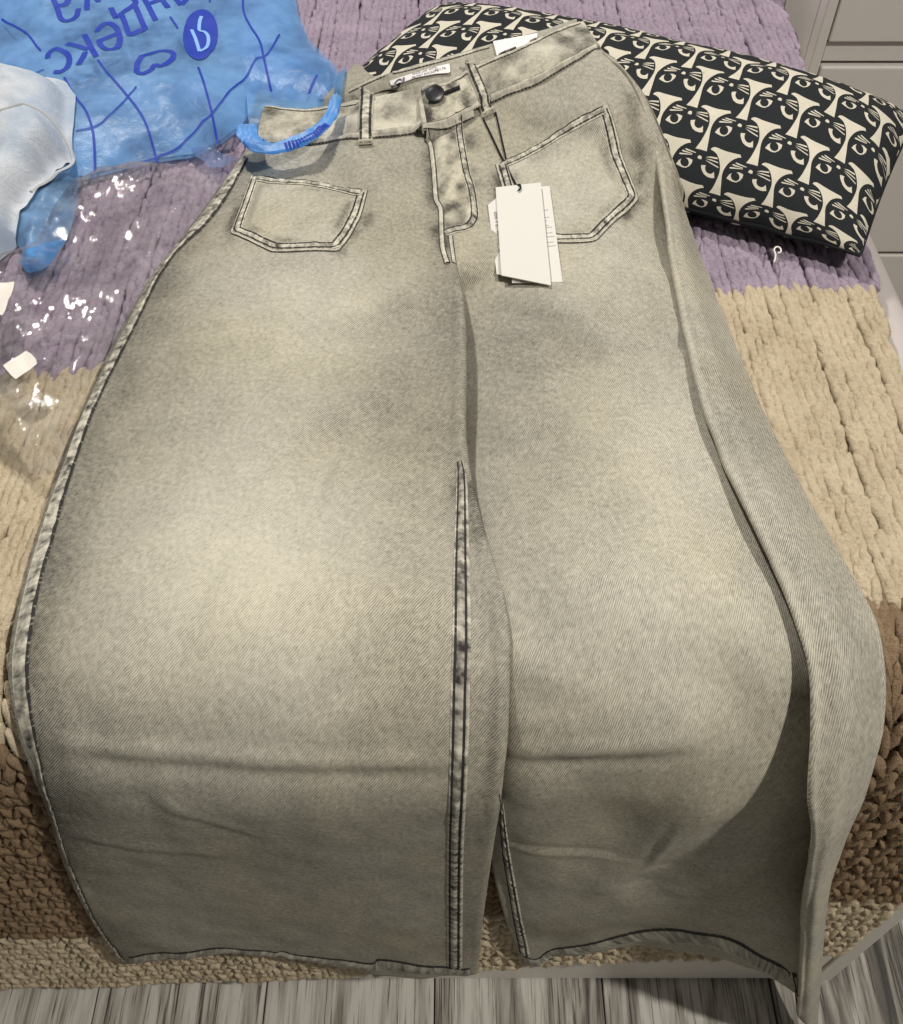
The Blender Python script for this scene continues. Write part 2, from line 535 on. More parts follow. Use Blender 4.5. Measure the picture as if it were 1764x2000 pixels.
NETS = {
 'left': [[[-0.1745,0.49958,0.014],[-0.12682,0.47715,0.022],[-0.0779,0.46297,0.034],[-0.04057,0.46931,0.037],[-0.01765,0.47244,0.039]],[[-0.18724,0.46762,0.008],[-0.14021,0.4341,0.022],[-0.09554,0.42367,0.026],[-0.04802,0.42265,0.029],[-0.01365,0.41716,0.03]],[[-0.20826,0.39074,0.006],[-0.15764,0.36282,0.02],[-0.10235,0.35052,0.026],[-0.04955,0.35052,0.026],[-0.00647,0.34759,0.028]],[[-0.23103,0.31485,0.006],[-0.17608,0.2931,0.02],[-0.11611,0.28517,0.026],[-0.05441,0.28376,0.028],[0.00076,0.27948,0.034]],[[-0.24344,0.24449,0.006],[-0.18197,0.23359,0.02],[-0.11784,0.22923,0.026],[-0.052,0.23244,0.028],[0.00544,0.23112,0.036]],[[-0.25055,0.17417,0.006],[-0.18854,0.16716,0.02],[-0.12143,0.16583,0.026],[-0.05258,0.1712,0.028],[0.00582,0.17006,0.036]],[[-0.25426,0.10973,0.006],[-0.18981,0.10156,0.02],[-0.12351,0.10049,0.026],[-0.0525,0.10523,0.028],[0.00549,0.10591,0.032]],[[-0.2528,0.04906,0.008],[-0.19092,0.04368,0.02],[-0.1223,0.04286,0.026],[-0.04938,0.0471,0.028],[0.01316,0.05102,0.028]],[[-0.24883,-0.00691,0.01],[-0.18778,-0.00919,0.022],[-0.12025,-0.01014,0.028],[-0.04325,-0.01125,0.028],[0.02682,-0.01173,0.026]],[[-0.24709,-0.03696,0.012],[-0.18563,-0.03688,0.024],[-0.11746,-0.03686,0.028],[-0.03952,-0.03686,0.028],[0.02766,-0.03687,0.026]],[[-0.24152,-0.06745,0.014],[-0.18338,-0.06451,0.024],[-0.11509,-0.06525,0.028],[-0.0369,-0.06635,0.028],[0.02665,-0.06601,0.026]],[[-0.23969,-0.11069,0.016],[-0.18305,-0.10257,0.024],[-0.11456,-0.1015,0.028],[-0.03858,-0.1015,0.028],[0.0244,-0.09614,0.026]],[[-0.26354,-0.2336,0.016],[-0.20034,-0.22096,0.022],[-0.12767,-0.22007,0.024],[-0.04829,-0.2141,0.026],[0.02192,-0.1945,0.026]],[[-0.28037,-0.35656,0.016],[-0.21246,-0.33611,0.02],[-0.14064,-0.32921,0.022],[-0.05542,-0.33523,0.024],[0.01934,-0.32822,0.026]],[[-0.28987,-0.48184,0.016],[-0.19457,-0.43015,0.02],[-0.12397,-0.45253,0.02],[-0.06156,-0.47795,0.022],[0.01804,-0.48353,0.024]]],
 'right': [[[-0.01765,0.47244,0.039],[0.01587,0.48088,0.04648],[0.05145,0.48696,0.06336],[0.09303,0.50358,0.07503],[0.12671,0.52808,0.07953]],[[-0.01365,0.41716,0.03],[0.02486,0.43055,0.036],[0.0683,0.45219,0.04436],[0.10997,0.45801,0.06387],[0.15092,0.47142,0.07452]],[[-0.00647,0.34759,0.028],[0.03619,0.36856,0.028],[0.08261,0.39136,0.032],[0.12561,0.41173,0.038],[0.16919,0.40644,0.05036]],[[0.00077,0.28748,0.028],[0.04239,0.30676,0.024],[0.08611,0.31695,0.026],[0.13042,0.32731,0.028],[0.17704,0.35961,0.015]],[[0.00308,0.26556,0.008],[0.02409,0.26411,0.014],[0.07053,0.25461,0.024],[0.12348,0.26094,0.026],[0.17445,0.27716,0.018]],[[0.00293,0.20234,0.004],[0.02273,0.19628,0.012],[0.06946,0.18356,0.026],[0.11835,0.18393,0.028],[0.174,0.19761,0.018]],[[0.00274,0.13222,0.004],[0.02287,0.12512,0.014],[0.06802,0.11414,0.028],[0.12008,0.11449,0.03],[0.17897,0.12825,0.018]],[[0.00895,0.06722,0.008],[0.02753,0.05912,0.018],[0.07285,0.05102,0.028],[0.12739,0.0494,0.03],[0.18872,0.0648,0.016]],[[0.01864,-0.00447,0.008],[0.03711,-0.00891,0.018],[0.08134,-0.01325,0.031],[0.14009,-0.01381,0.033],[0.20173,-0.00451,0.014]],[[0.02108,-0.037,0.008],[0.03884,-0.03689,0.022],[0.08248,-0.03684,0.031],[0.14575,-0.03871,0.032],[0.20658,-0.03462,0.015]],[[0.02273,-0.07507,0.008],[0.0419,-0.06888,0.022],[0.0855,-0.06416,0.031],[0.14865,-0.06246,0.033],[0.20908,-0.06658,0.013]],[[0.02348,-0.12512,0.01],[0.04978,-0.10371,0.02],[0.09719,-0.10371,0.02],[0.15866,-0.09508,0.027],[0.22277,-0.12272,0.011]],[[0.02932,-0.23506,0.012],[0.06414,-0.21188,0.02],[0.11873,-0.21188,0.02],[0.17866,-0.18291,0.03],[0.25212,-0.225,0.012]],[[0.04389,-0.34991,0.016],[0.08045,-0.32331,0.02],[0.13739,-0.29214,0.022],[0.19799,-0.2708,0.032],[0.2657,-0.29472,0.032]],[[0.06776,-0.49389,0.016],[0.09663,-0.45658,0.014],[0.17561,-0.4252,0.014],[0.23515,-0.41453,0.028],[0.31291,-0.49007,0.044]]],
 'side': [[[0.13064,0.51579,0.08099],[0.13461,0.51156,0.08084],[0.13842,0.50585,0.08053]],[[0.15191,0.46674,0.07562],[0.15636,0.46025,0.07462],[0.1599,0.45302,0.07317]],[[0.16698,0.40584,0.05072],[0.17472,0.40198,0.05076],[0.17827,0.3981,0.04857]],[[0.16968,0.35646,0.036],[0.17965,0.36201,0.03],[0.19057,0.3772,0.01654]],[[0.16679,0.27378,0.03],[0.17877,0.27518,0.028],[0.20076,0.3046,0.004]],[[0.16598,0.1843,0.03],[0.18164,0.18548,0.028],[0.20833,0.21042,0.004]],[[0.16903,0.11449,0.03],[0.18575,0.11314,0.03],[0.21627,0.13693,0.004]],[[0.1792,0.0494,0.03],[0.19748,0.0494,0.03],[0.22824,0.07046,0.004]],[[0.19052,-0.01248,0.032],[0.20886,-0.01306,0.034],[0.24149,-0.0002,0.006]],[[0.19409,-0.03506,0.038],[0.21187,-0.03509,0.04],[0.24186,-0.03449,0.01]],[[0.19291,-0.05669,0.044],[0.21125,-0.05669,0.044],[0.23795,-0.06202,0.018]],[[0.19295,-0.07842,0.05],[0.20869,-0.07949,0.048],[0.23282,-0.09264,0.026]],[[0.20479,-0.11083,0.052],[0.21509,-0.11654,0.05],[0.23981,-0.15893,0.032]],[[0.22752,-0.20796,0.054],[0.23441,-0.20796,0.054],[0.25737,-0.25077,0.038]],[[0.29739,-0.48089,0.058],[0.31418,-0.50897,0.058],[0.34506,-0.5787,0.046]]],
 'band_left': [[[-0.17422,0.55065,0.014],[-0.13407,0.53221,0.02],[-0.0942,0.52461,0.03092],[-0.07022,0.51187,0.042],[-0.03029,0.5047,0.05461],[-0.01416,0.50165,0.05984]],[[-0.17235,0.51389,0.0185],[-0.12988,0.49482,0.0255],[-0.09578,0.49003,0.0325],[-0.07335,0.47879,0.0425],[-0.02815,0.48733,0.046],[-0.01019,0.4897,0.0482]],[[-0.17273,0.4892,0.017],[-0.12754,0.46947,0.025],[-0.09793,0.46241,0.031],[-0.07737,0.45773,0.037],[-0.02587,0.46566,0.04],[-0.00614,0.46792,0.042]]],
 'band_right': [[[-0.02864,0.50806,0.0524],[-0.00089,0.50449,0.06066],[0.02388,0.51553,0.07136],[0.06118,0.52862,0.07928],[0.08893,0.55016,0.0825],[0.11651,0.56805,0.08236]],[[-0.02589,0.47866,0.05],[-0.00088,0.48591,0.053],[0.02873,0.49703,0.06538],[0.06674,0.5073,0.07585],[0.09054,0.52205,0.08064],[0.12165,0.54473,0.08279]],[[-0.02338,0.45514,0.045],[-0.00087,0.46298,0.048],[0.0336,0.48155,0.05806],[0.07237,0.48874,0.07139],[0.09252,0.49872,0.07699],[0.12687,0.52398,0.08236]]],
 'band_back': [[[-0.17917,0.57113,0.004],[-0.13621,0.55799,0.006],[-0.09812,0.58577,0.01],[-0.0689,0.53697,0.04687],[-0.03085,0.53454,0.0588],[0.0,0.53592,0.06635],[0.03653,0.54378,0.07297],[0.08104,0.56123,0.07651],[0.11277,0.5861,0.07514]],[[-0.17594,0.55324,0.003],[-0.1323,0.54042,0.005],[-0.09064,0.52352,0.02836],[-0.06682,0.52263,0.03939],[-0.02884,0.51725,0.05228],[0.00179,0.51703,0.06113],[0.03766,0.52382,0.06977],[0.0809,0.53898,0.0757],[0.11181,0.56192,0.07664]],[[-0.17279,0.53579,0.002],[-0.12848,0.52327,0.004],[-0.09071,0.53081,0.00983],[-0.06645,0.53001,0.02021],[-0.02698,0.50407,0.04379],[0.00356,0.50152,0.05442],[0.03888,0.50677,0.06539],[0.08102,0.51991,0.07368],[0.11128,0.54163,0.07668]]],
 'creases': {'left':[[-0.21531,-0.07306],[-0.00341,-0.0792]],'leftv':[[-0.20887,-0.05541],[-0.20088,-0.07867]],'thigh1':[[-0.10162,0.21111],[-0.00817,0.24465]],'thigh2':[[-0.10552,0.11249],[-0.01768,0.14971]],'hipfold':[[-0.10693,0.45713],[-0.04994,0.35894]],'right':[[0.02922,-0.0771],[0.13018,-0.06687]],'knee1':[[0.0336,0.10802],[0.06904,0.1252]],'knee2':[[0.02916,-0.02027],[0.04449,0.00107]],'drop1':[[0.14767,-0.01368],[0.17206,-0.06414]],'drop2':[[0.16256,-0.09725],[0.11562,-0.27072]],'pock':[[0.04475,0.26818],[0.1206,0.16939]],'sidef':[[0.14256,0.29273],[0.15721,0.15946]]},
 'wear': [[[-0.16672,0.45951],[-0.12418,0.4538],[-0.08044,0.45869],[-0.0366,0.4719],[-0.01435,0.4786]],[[0.0362,0.52565],[0.07945,0.56077],[0.11067,0.58976],[0.14823,0.62614]],[[-0.01764,0.45543],[-0.01353,0.40082],[-0.01062,0.35746],[-0.00786,0.31046]],[[0.01033,0.48029],[0.01721,0.42367],[0.02173,0.38603],[0.02362,0.35398],[0.01926,0.33552]],[[-0.17208,0.40082],[-0.17672,0.33149]],[[-0.06561,0.38603],[-0.06904,0.35052],[-0.08228,0.30724]],[[0.146,0.51049],[0.15498,0.37877],[0.11285,0.31565]],[[0.03561,0.4198],[0.04766,0.34366]],[[0.00719,0.06874],[0.013,0.03708]]],
 'wash': {'left':[[-0.09733,0.24465,0.07,0.06,0.2],[-0.09906,-0.00179,0.1,0.09,0.22],[-0.14231,0.07371,0.06,0.1,0.12],[-0.22556,0.05345,0.05,0.2,-0.1],[-0.02527,0.05345,0.03,0.2,-0.08],[-0.20936,0.26818,0.05,0.06,-0.05],[-0.04783,0.14014,0.05,0.07,-0.05],[-0.1979,0.14971,0.05,0.06,-0.06],[-0.02257,0.22207,0.03,0.05,-0.06],[-0.17236,0.41757,0.06,0.04,-0.03],[-0.12895,-0.20712,0.2,0.12,-0.04]],'right':[[0.10382,0.29273,0.06,0.05,0.18],[0.1325,0.1036,0.05,0.1,0.19],[0.09798,-0.02661,0.08,0.07,0.2],[0.06115,0.22207,0.05,0.05,-0.08],[0.04252,0.21111,0.04,0.06,-0.06],[0.06518,0.11699,0.06,0.05,-0.06],[0.04693,-0.04502,0.05,0.05,-0.05]]},
}

# ------------------------------------------------------------------ pillow shape (also supports the waist of the jeans)
PIL_C = (0.152, 0.846)
PIL_ROT = math.radians(-27.0)
PIL_W, PIL_D, PIL_T = 0.492, 0.228, 0.066


def pil_local(x, y):
    c, s = math.cos(PIL_ROT), math.sin(PIL_ROT)
    dx, dy = np.asarray(x) - PIL_C[0], np.asarray(y) - PIL_C[1]
    return dx * c + dy * s, -dx * s + dy * c


def pil_top(p, q):
    a = np.clip(1 - np.abs(2 * p / PIL_W) ** 4.0, 0, 1)
    b = np.clip(1 - np.abs(2 * q / PIL_D) ** 2.2, 0, 1)
    return (a * b) ** 0.5


def pil_h(p, q):
    """height of the upper face above the blanket"""
    return 0.016 + PIL_T * 0.80 * pil_top(p, q)


def pil_under(p, q):
    return np.maximum(0.0015, 0.016 - 0.024 * pil_top(p, q))


# ------------------------------------------------------------------ jeans panels
def gauss(x, s, cx, cs, rx, rs):
    return np.exp(-((x - cx) / rx) ** 2 - ((s - cs) / rs) ** 2)


def crease(x, s, p0, p1, w, amp, sharp=1.0):
    """a fold line from p0 to p1: a step-like ridge across it, fading at its ends"""
    p0, p1 = np.array(p0), np.array(p1)
    d = p1 - p0
    L = np.hypot(*d)
    t = ((x - p0[0]) * d[0] + (s - p0[1]) * d[1]) / L
    n = ((x - p0[0]) * -d[1] + (s - p0[1]) * d[0]) / L
    e = smooth(-0.02, 0.03, t) * smooth(-0.02, 0.03, L - t)
    return amp * e * (n / w) * np.exp(-(n / w) ** 2 * 0.5) * 1.6


def panel(name, net, nu, nv, hfun, wash, twill, parent, roll=(0.003, 0.003), skirt=(True, True), end=True, top_end=False):
    C = np.array(net)                                   # (rows, cols, 3) of x, s, h
    G = catmull(C, np.linspace(0, len(C) - 1, nv))      # (nv, cols, 3)
    G = np.swapaxes(catmull(np.swapaxes(G, 0, 1), np.linspace(0, C.shape[1] - 1, nu)), 0, 1)
    x, s, h = G[..., 0], G[..., 1], G[..., 2]
    U, Vv = np.meshgrid(np.linspace(0, 1, nu), np.linspace(0, 1, nv))
    h = h + hfun(x, s, U, Vv)
    pp, qq = pil_local(x, Y_TOP + s)
    on = (np.abs(pp) < PIL_W / 2) & (np.abs(qq) < PIL_D / 2) & (s > 0.1)
    ph = np.where(on, pil_h(pp, qq) + 0.006, -1)
    h = np.where(h > ph + 0.004, h, ph + 0.004 * np.exp((h - ph - 0.004) / 0.02))
    h = np.maximum(h, 0.002)
    w = wash(x, s, U, Vv)
    X, S, H, W = [x], [s], [h], [w]
    # rolled edges that turn under and a skirt down to the bed
    for side, (r, sk) in enumerate(zip(roll, skirt)):
        e = 0 if side == 0 else -1
        e2 = 1 if side == 0 else -2
        dx, ds = x[:, e] - x[:, e2], s[:, e] - s[:, e2]
        L = np.hypot(dx, ds) + 1e-9
        dx, ds = dx / L, ds / L
        ex = []
        for th in np.radians([30, 60, 90, 120, 150, 180]):
            ex.append((x[:, e] + dx * r * math.sin(th), s[:, e] + ds * r * math.sin(th),
                       np.maximum(h[:, e] - r * (1 - math.cos(th)), 0.001)))
        if sk:
            ex.append((x[:, e] - dx * 0.008, s[:, e] - ds * 0.008, np.maximum(np.minimum(h[:, e] - 2 * r, h[:, e] * 0.5), 0.0008)))
            ex.append((x[:, e] - dx * 0.016, s[:, e] - ds * 0.016, np.full(nv, 0.0006)))
        for (a, b, c) in ex:
            a, b, c, ww = a[:, None], b[:, None], c[:, None], w[:, e][:, None]
            if side == 0:
                X.insert(0, a); S.insert(0, b); H.insert(0, c); W.insert(0, ww)
            else:
                X.append(a); S.append(b); H.append(c); W.append(ww)
    X, S, H, W = (np.concatenate(k, 1) for k in (X, S, H, W))
    def ends(A, rows):
        return np.concatenate([A] + rows, 0)
    if end:
        r = 0.0014
        dX, dS = X[-1] - X[-2], S[-1] - S[-2]
        L = np.hypot(dX, dS) + 1e-9
        dX, dS = dX / L, dS / L
        Hn = H[-1]
        rx, rs_, rh = [], [], []
        for th in np.radians([60, 120, 180]):
            rx.append(X[-1:] + dX * r * math.sin(th)); rs_.append(S[-1:] + dS * r * math.sin(th))
            rh.append(np.maximum(H[-1:] - r * (1 - math.cos(th)), 0.0005))
        rx.append(X[-1:] - dX * 0.02); rs_.append(S[-1:] - dS * 0.02); rh.append(np.maximum(H[-1:] - 0.006, 0.0004))
        X, S, H, W = ends(X, rx), ends(S, rs_), ends(H, rh), ends(W, [W[-1:]] * 4)
    V = P(X, S, H)
    c, sn = math.cos(twill), math.sin(twill)
    uv = np.stack([X * c + S * sn, -X * sn + S * c], -1)
    me = grid_mesh(name, V, uv, {'wash': W}, flip=True)
    return link(name, me, M_DENIM, parent)


jeans = empty('jeans', 'washed grey-khaki wide-leg jeans laid over the foot of the bed', 'jeans')


def small_creases(x, s, seed):
    """slight fold marks left by the packing"""
    r = np.random.default_rng(seed)
    h = 0
    for _ in range(34):
        cx = r.uniform(x.min(), x.max()); cs = r.uniform(s.min(), s.max())
        a = r.choice([r.normal(0.0, 0.25), r.normal(1.45, 0.25)])
        L = r.uniform(0.015, 0.06)
        d = np.array([math.cos(a), math.sin(a)]) * L
        h = h + crease(x, s, (cx - d[0], cs - d[1]), (cx + d[0], cs + d[1]), r.uniform(0.003, 0.007), r.uniform(-0.0013, 0.0013))
    return h


def h_left(x, s, U, V):
    h = 0.0030 * fbm(x * 9, s * 7, 1.0) + 0.0012 * fbm(x * 30, s * 22, 5.0)
    h = h + crease(x, s, CR['left'][0], CR['left'][1], 0.0040, 0.0018)
    h = h + crease(x, s, CR['leftv'][0], CR['leftv'][1], 0.010, -0.0030)
    for k in ('thigh1', 'thigh2', 'hipfold'):
        h = h + crease(x, s, CR[k][0], CR[k][1], 0.016, 0.0035)
    h = h + small_creases(x, s, 1)
    edge = smooth(0, 0.05, U) * smooth(0, 0.03, 1 - U)
    hem = smooth(0.93, 1.0, V) * 0.0030 * noise(x * 32, 0 * s, 2.0)
    return h * edge + hem


def h_right(x, s, U, V):
    h = 0.0032 * fbm(x * 9 + 4, s * 7, 2.0) + 0.0012 * fbm(x * 30, s * 22, 8.0)
    h = h + crease(x, s, CR['right'][0], CR['right'][1], 0.0040, 0.0020)
    for k, a in (('knee1', 0.005), ('knee2', 0.004), ('drop1', 0.006), ('drop2', -0.004), ('pock', 0.004), ('sidef', 0.0045)):
        h = h + crease(x, s, CR[k][0], CR[k][1], 0.016, a)
    h = h + small_creases(x, s, 2)
    edge = smooth(0, 0.05, U) * smooth(0, 0.05, 1 - U)
    hem = smooth(0.93, 1.0, V) * 0.0040 * noise(x * 26 + 3, 0 * s, 4.0)
    return h * edge + hem


def h_side(x, s, U, V):
    return 0.0028 * fbm(x * 16, s * 9, 3.0) * smooth(0, 0.2, U) * smooth(0, 0.2, 1 - U) + 0.0012 * noise(s * 45, 0 * s, 1.0) * (1 - U)


def wear(x, s):
    """dark rub marks left by the wash next to seams and pocket edges"""
    r = 0
    for path in NETS['wear']:
        q = np.array(path)
        d = np.full(x.shape, 1e9)
        for a, b in zip(q[:-1], q[1:]):
            ab = b - a
            t = np.clip(((x - a[0]) * ab[0] + (s - a[1]) * ab[1]) / (ab @ ab), 0, 1)
            d = np.minimum(d, np.hypot(x - a[0] - t * ab[0], s - a[1] - t * ab[1]))
        r = r - 0.42 * np.exp(-(d / 0.007) ** 2) * np.clip(0.35 + 1.3 * fbm(x * 45, s * 45, 3.0), 0, 1.2)
    return r


def w_left(x, s, U, V):
    w = 0.50 + 0.0 * x
    for (cx, cs, rx, rs, a) in WASH['left']:
        w = w + a * gauss(x, s, cx, cs, rx, rs)
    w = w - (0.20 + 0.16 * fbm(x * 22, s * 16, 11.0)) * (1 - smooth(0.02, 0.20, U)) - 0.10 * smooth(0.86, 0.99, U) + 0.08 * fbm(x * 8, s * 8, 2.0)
    return w + wear(x, s)


def w_right(x, s, U, V):
    w = 0.50 + 0.0 * x
    for (cx, cs, rx, rs, a) in WASH['right']:
        w = w + a * gauss(x, s, cx, cs, rx, rs)
    return w + 0.08 * fbm(x * 8, s * 8, 6.0) + wear(x, s)


def w_side(x, s, U, V):
    return 0.50 + 0.10 * fbm(x * 8, s * 8, 9.0) + 0.12 * (1 - smooth(0, 0.12, U))


def w_band(x, s, U, V):
    return 0.53 + 0.60 * fbm(x * 60, s * 60, 4.0)


def w_back(x, s, U, V):
    return 0.50 + 0.10 * fbm(x * 30, s * 30, 4.0)


CR = NETS['creases']
WASH = NETS['wash']
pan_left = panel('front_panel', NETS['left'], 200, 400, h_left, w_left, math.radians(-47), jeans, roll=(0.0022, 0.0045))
pan_right = panel('front_panel', NETS['right'], 200, 400, h_right, w_right, math.radians(-28), jeans, roll=(0.002, 0.002))
pan_side = panel('side_panel', NETS['side'], 60, 400, h_side, w_side, math.radians(-24), jeans, roll=(0.0028, 0.003))
zero = lambda x, s, U, V: 0.0009 * fbm(x * 60, s * 60, 1.0)
pan_bandl = panel('waistband', NETS['band_left'], 160, 40, zero, w_band, math.radians(-50), jeans, roll=(0.0015, 0.0015), skirt=(True, False))
pan_bandr = panel('waistband', NETS['band_right'], 160, 40, zero, w_band, math.radians(-30), jeans, roll=(0.0015, 0.0015), skirt=(False, True))
pan_back = panel('back_waistband', NETS['band_back'], 200, 30, zero, w_back, math.radians(-40), jeans, roll=(0.001, 0.001), skirt=(False, False))


_TREES = {}


def bvh_of(objs):
    """the search trees of some objects (cached)"""
    out = []
    for o in objs:
        if o.name not in _TREES:
            bm = bmesh.new()
            bm.from_mesh(o.data)
            _TREES[o.name] = BVHTree.FromBMesh(bm)
            bm.free()
        out.append(_TREES[o.name])
    return out


BVH_J = bvh_of([pan_left, pan_right, pan_side, pan_bandl, pan_bandr, pan_back])


def top_height(bvh, x, s, hmax=0.25):
    """height above the bed of the topmost surface below each (x, s); nan where there is none"""
    x = np.asarray(x, float).ravel(); s = np.asarray(s, float).ravel()
    p0 = P(x, s, hmax); n = -NRM(s)
    out = np.full(x.shape, np.nan)
    P0 = [Vector(v) for v in p0]; N0 = [Vector(v) for v in n]
    for b in bvh:
        rc = b.ray_cast
        for i in range(len(P0)):
            d = rc(P0[i], N0[i], hmax + 0.05)[3]
            if d is not None and not (out[i] > hmax - d):
                out[i] = hmax - d
    return out


def drape(bvh, x, s, off=0.0):
    out = top_height(bvh, x, s)
    if np.isnan(out).any():
        k = ~np.isnan(out)
        out = np.interp(np.arange(len(out)), np.arange(len(out))[k], out[k]) if k.any() else np.zeros_like(out)
    return out + off


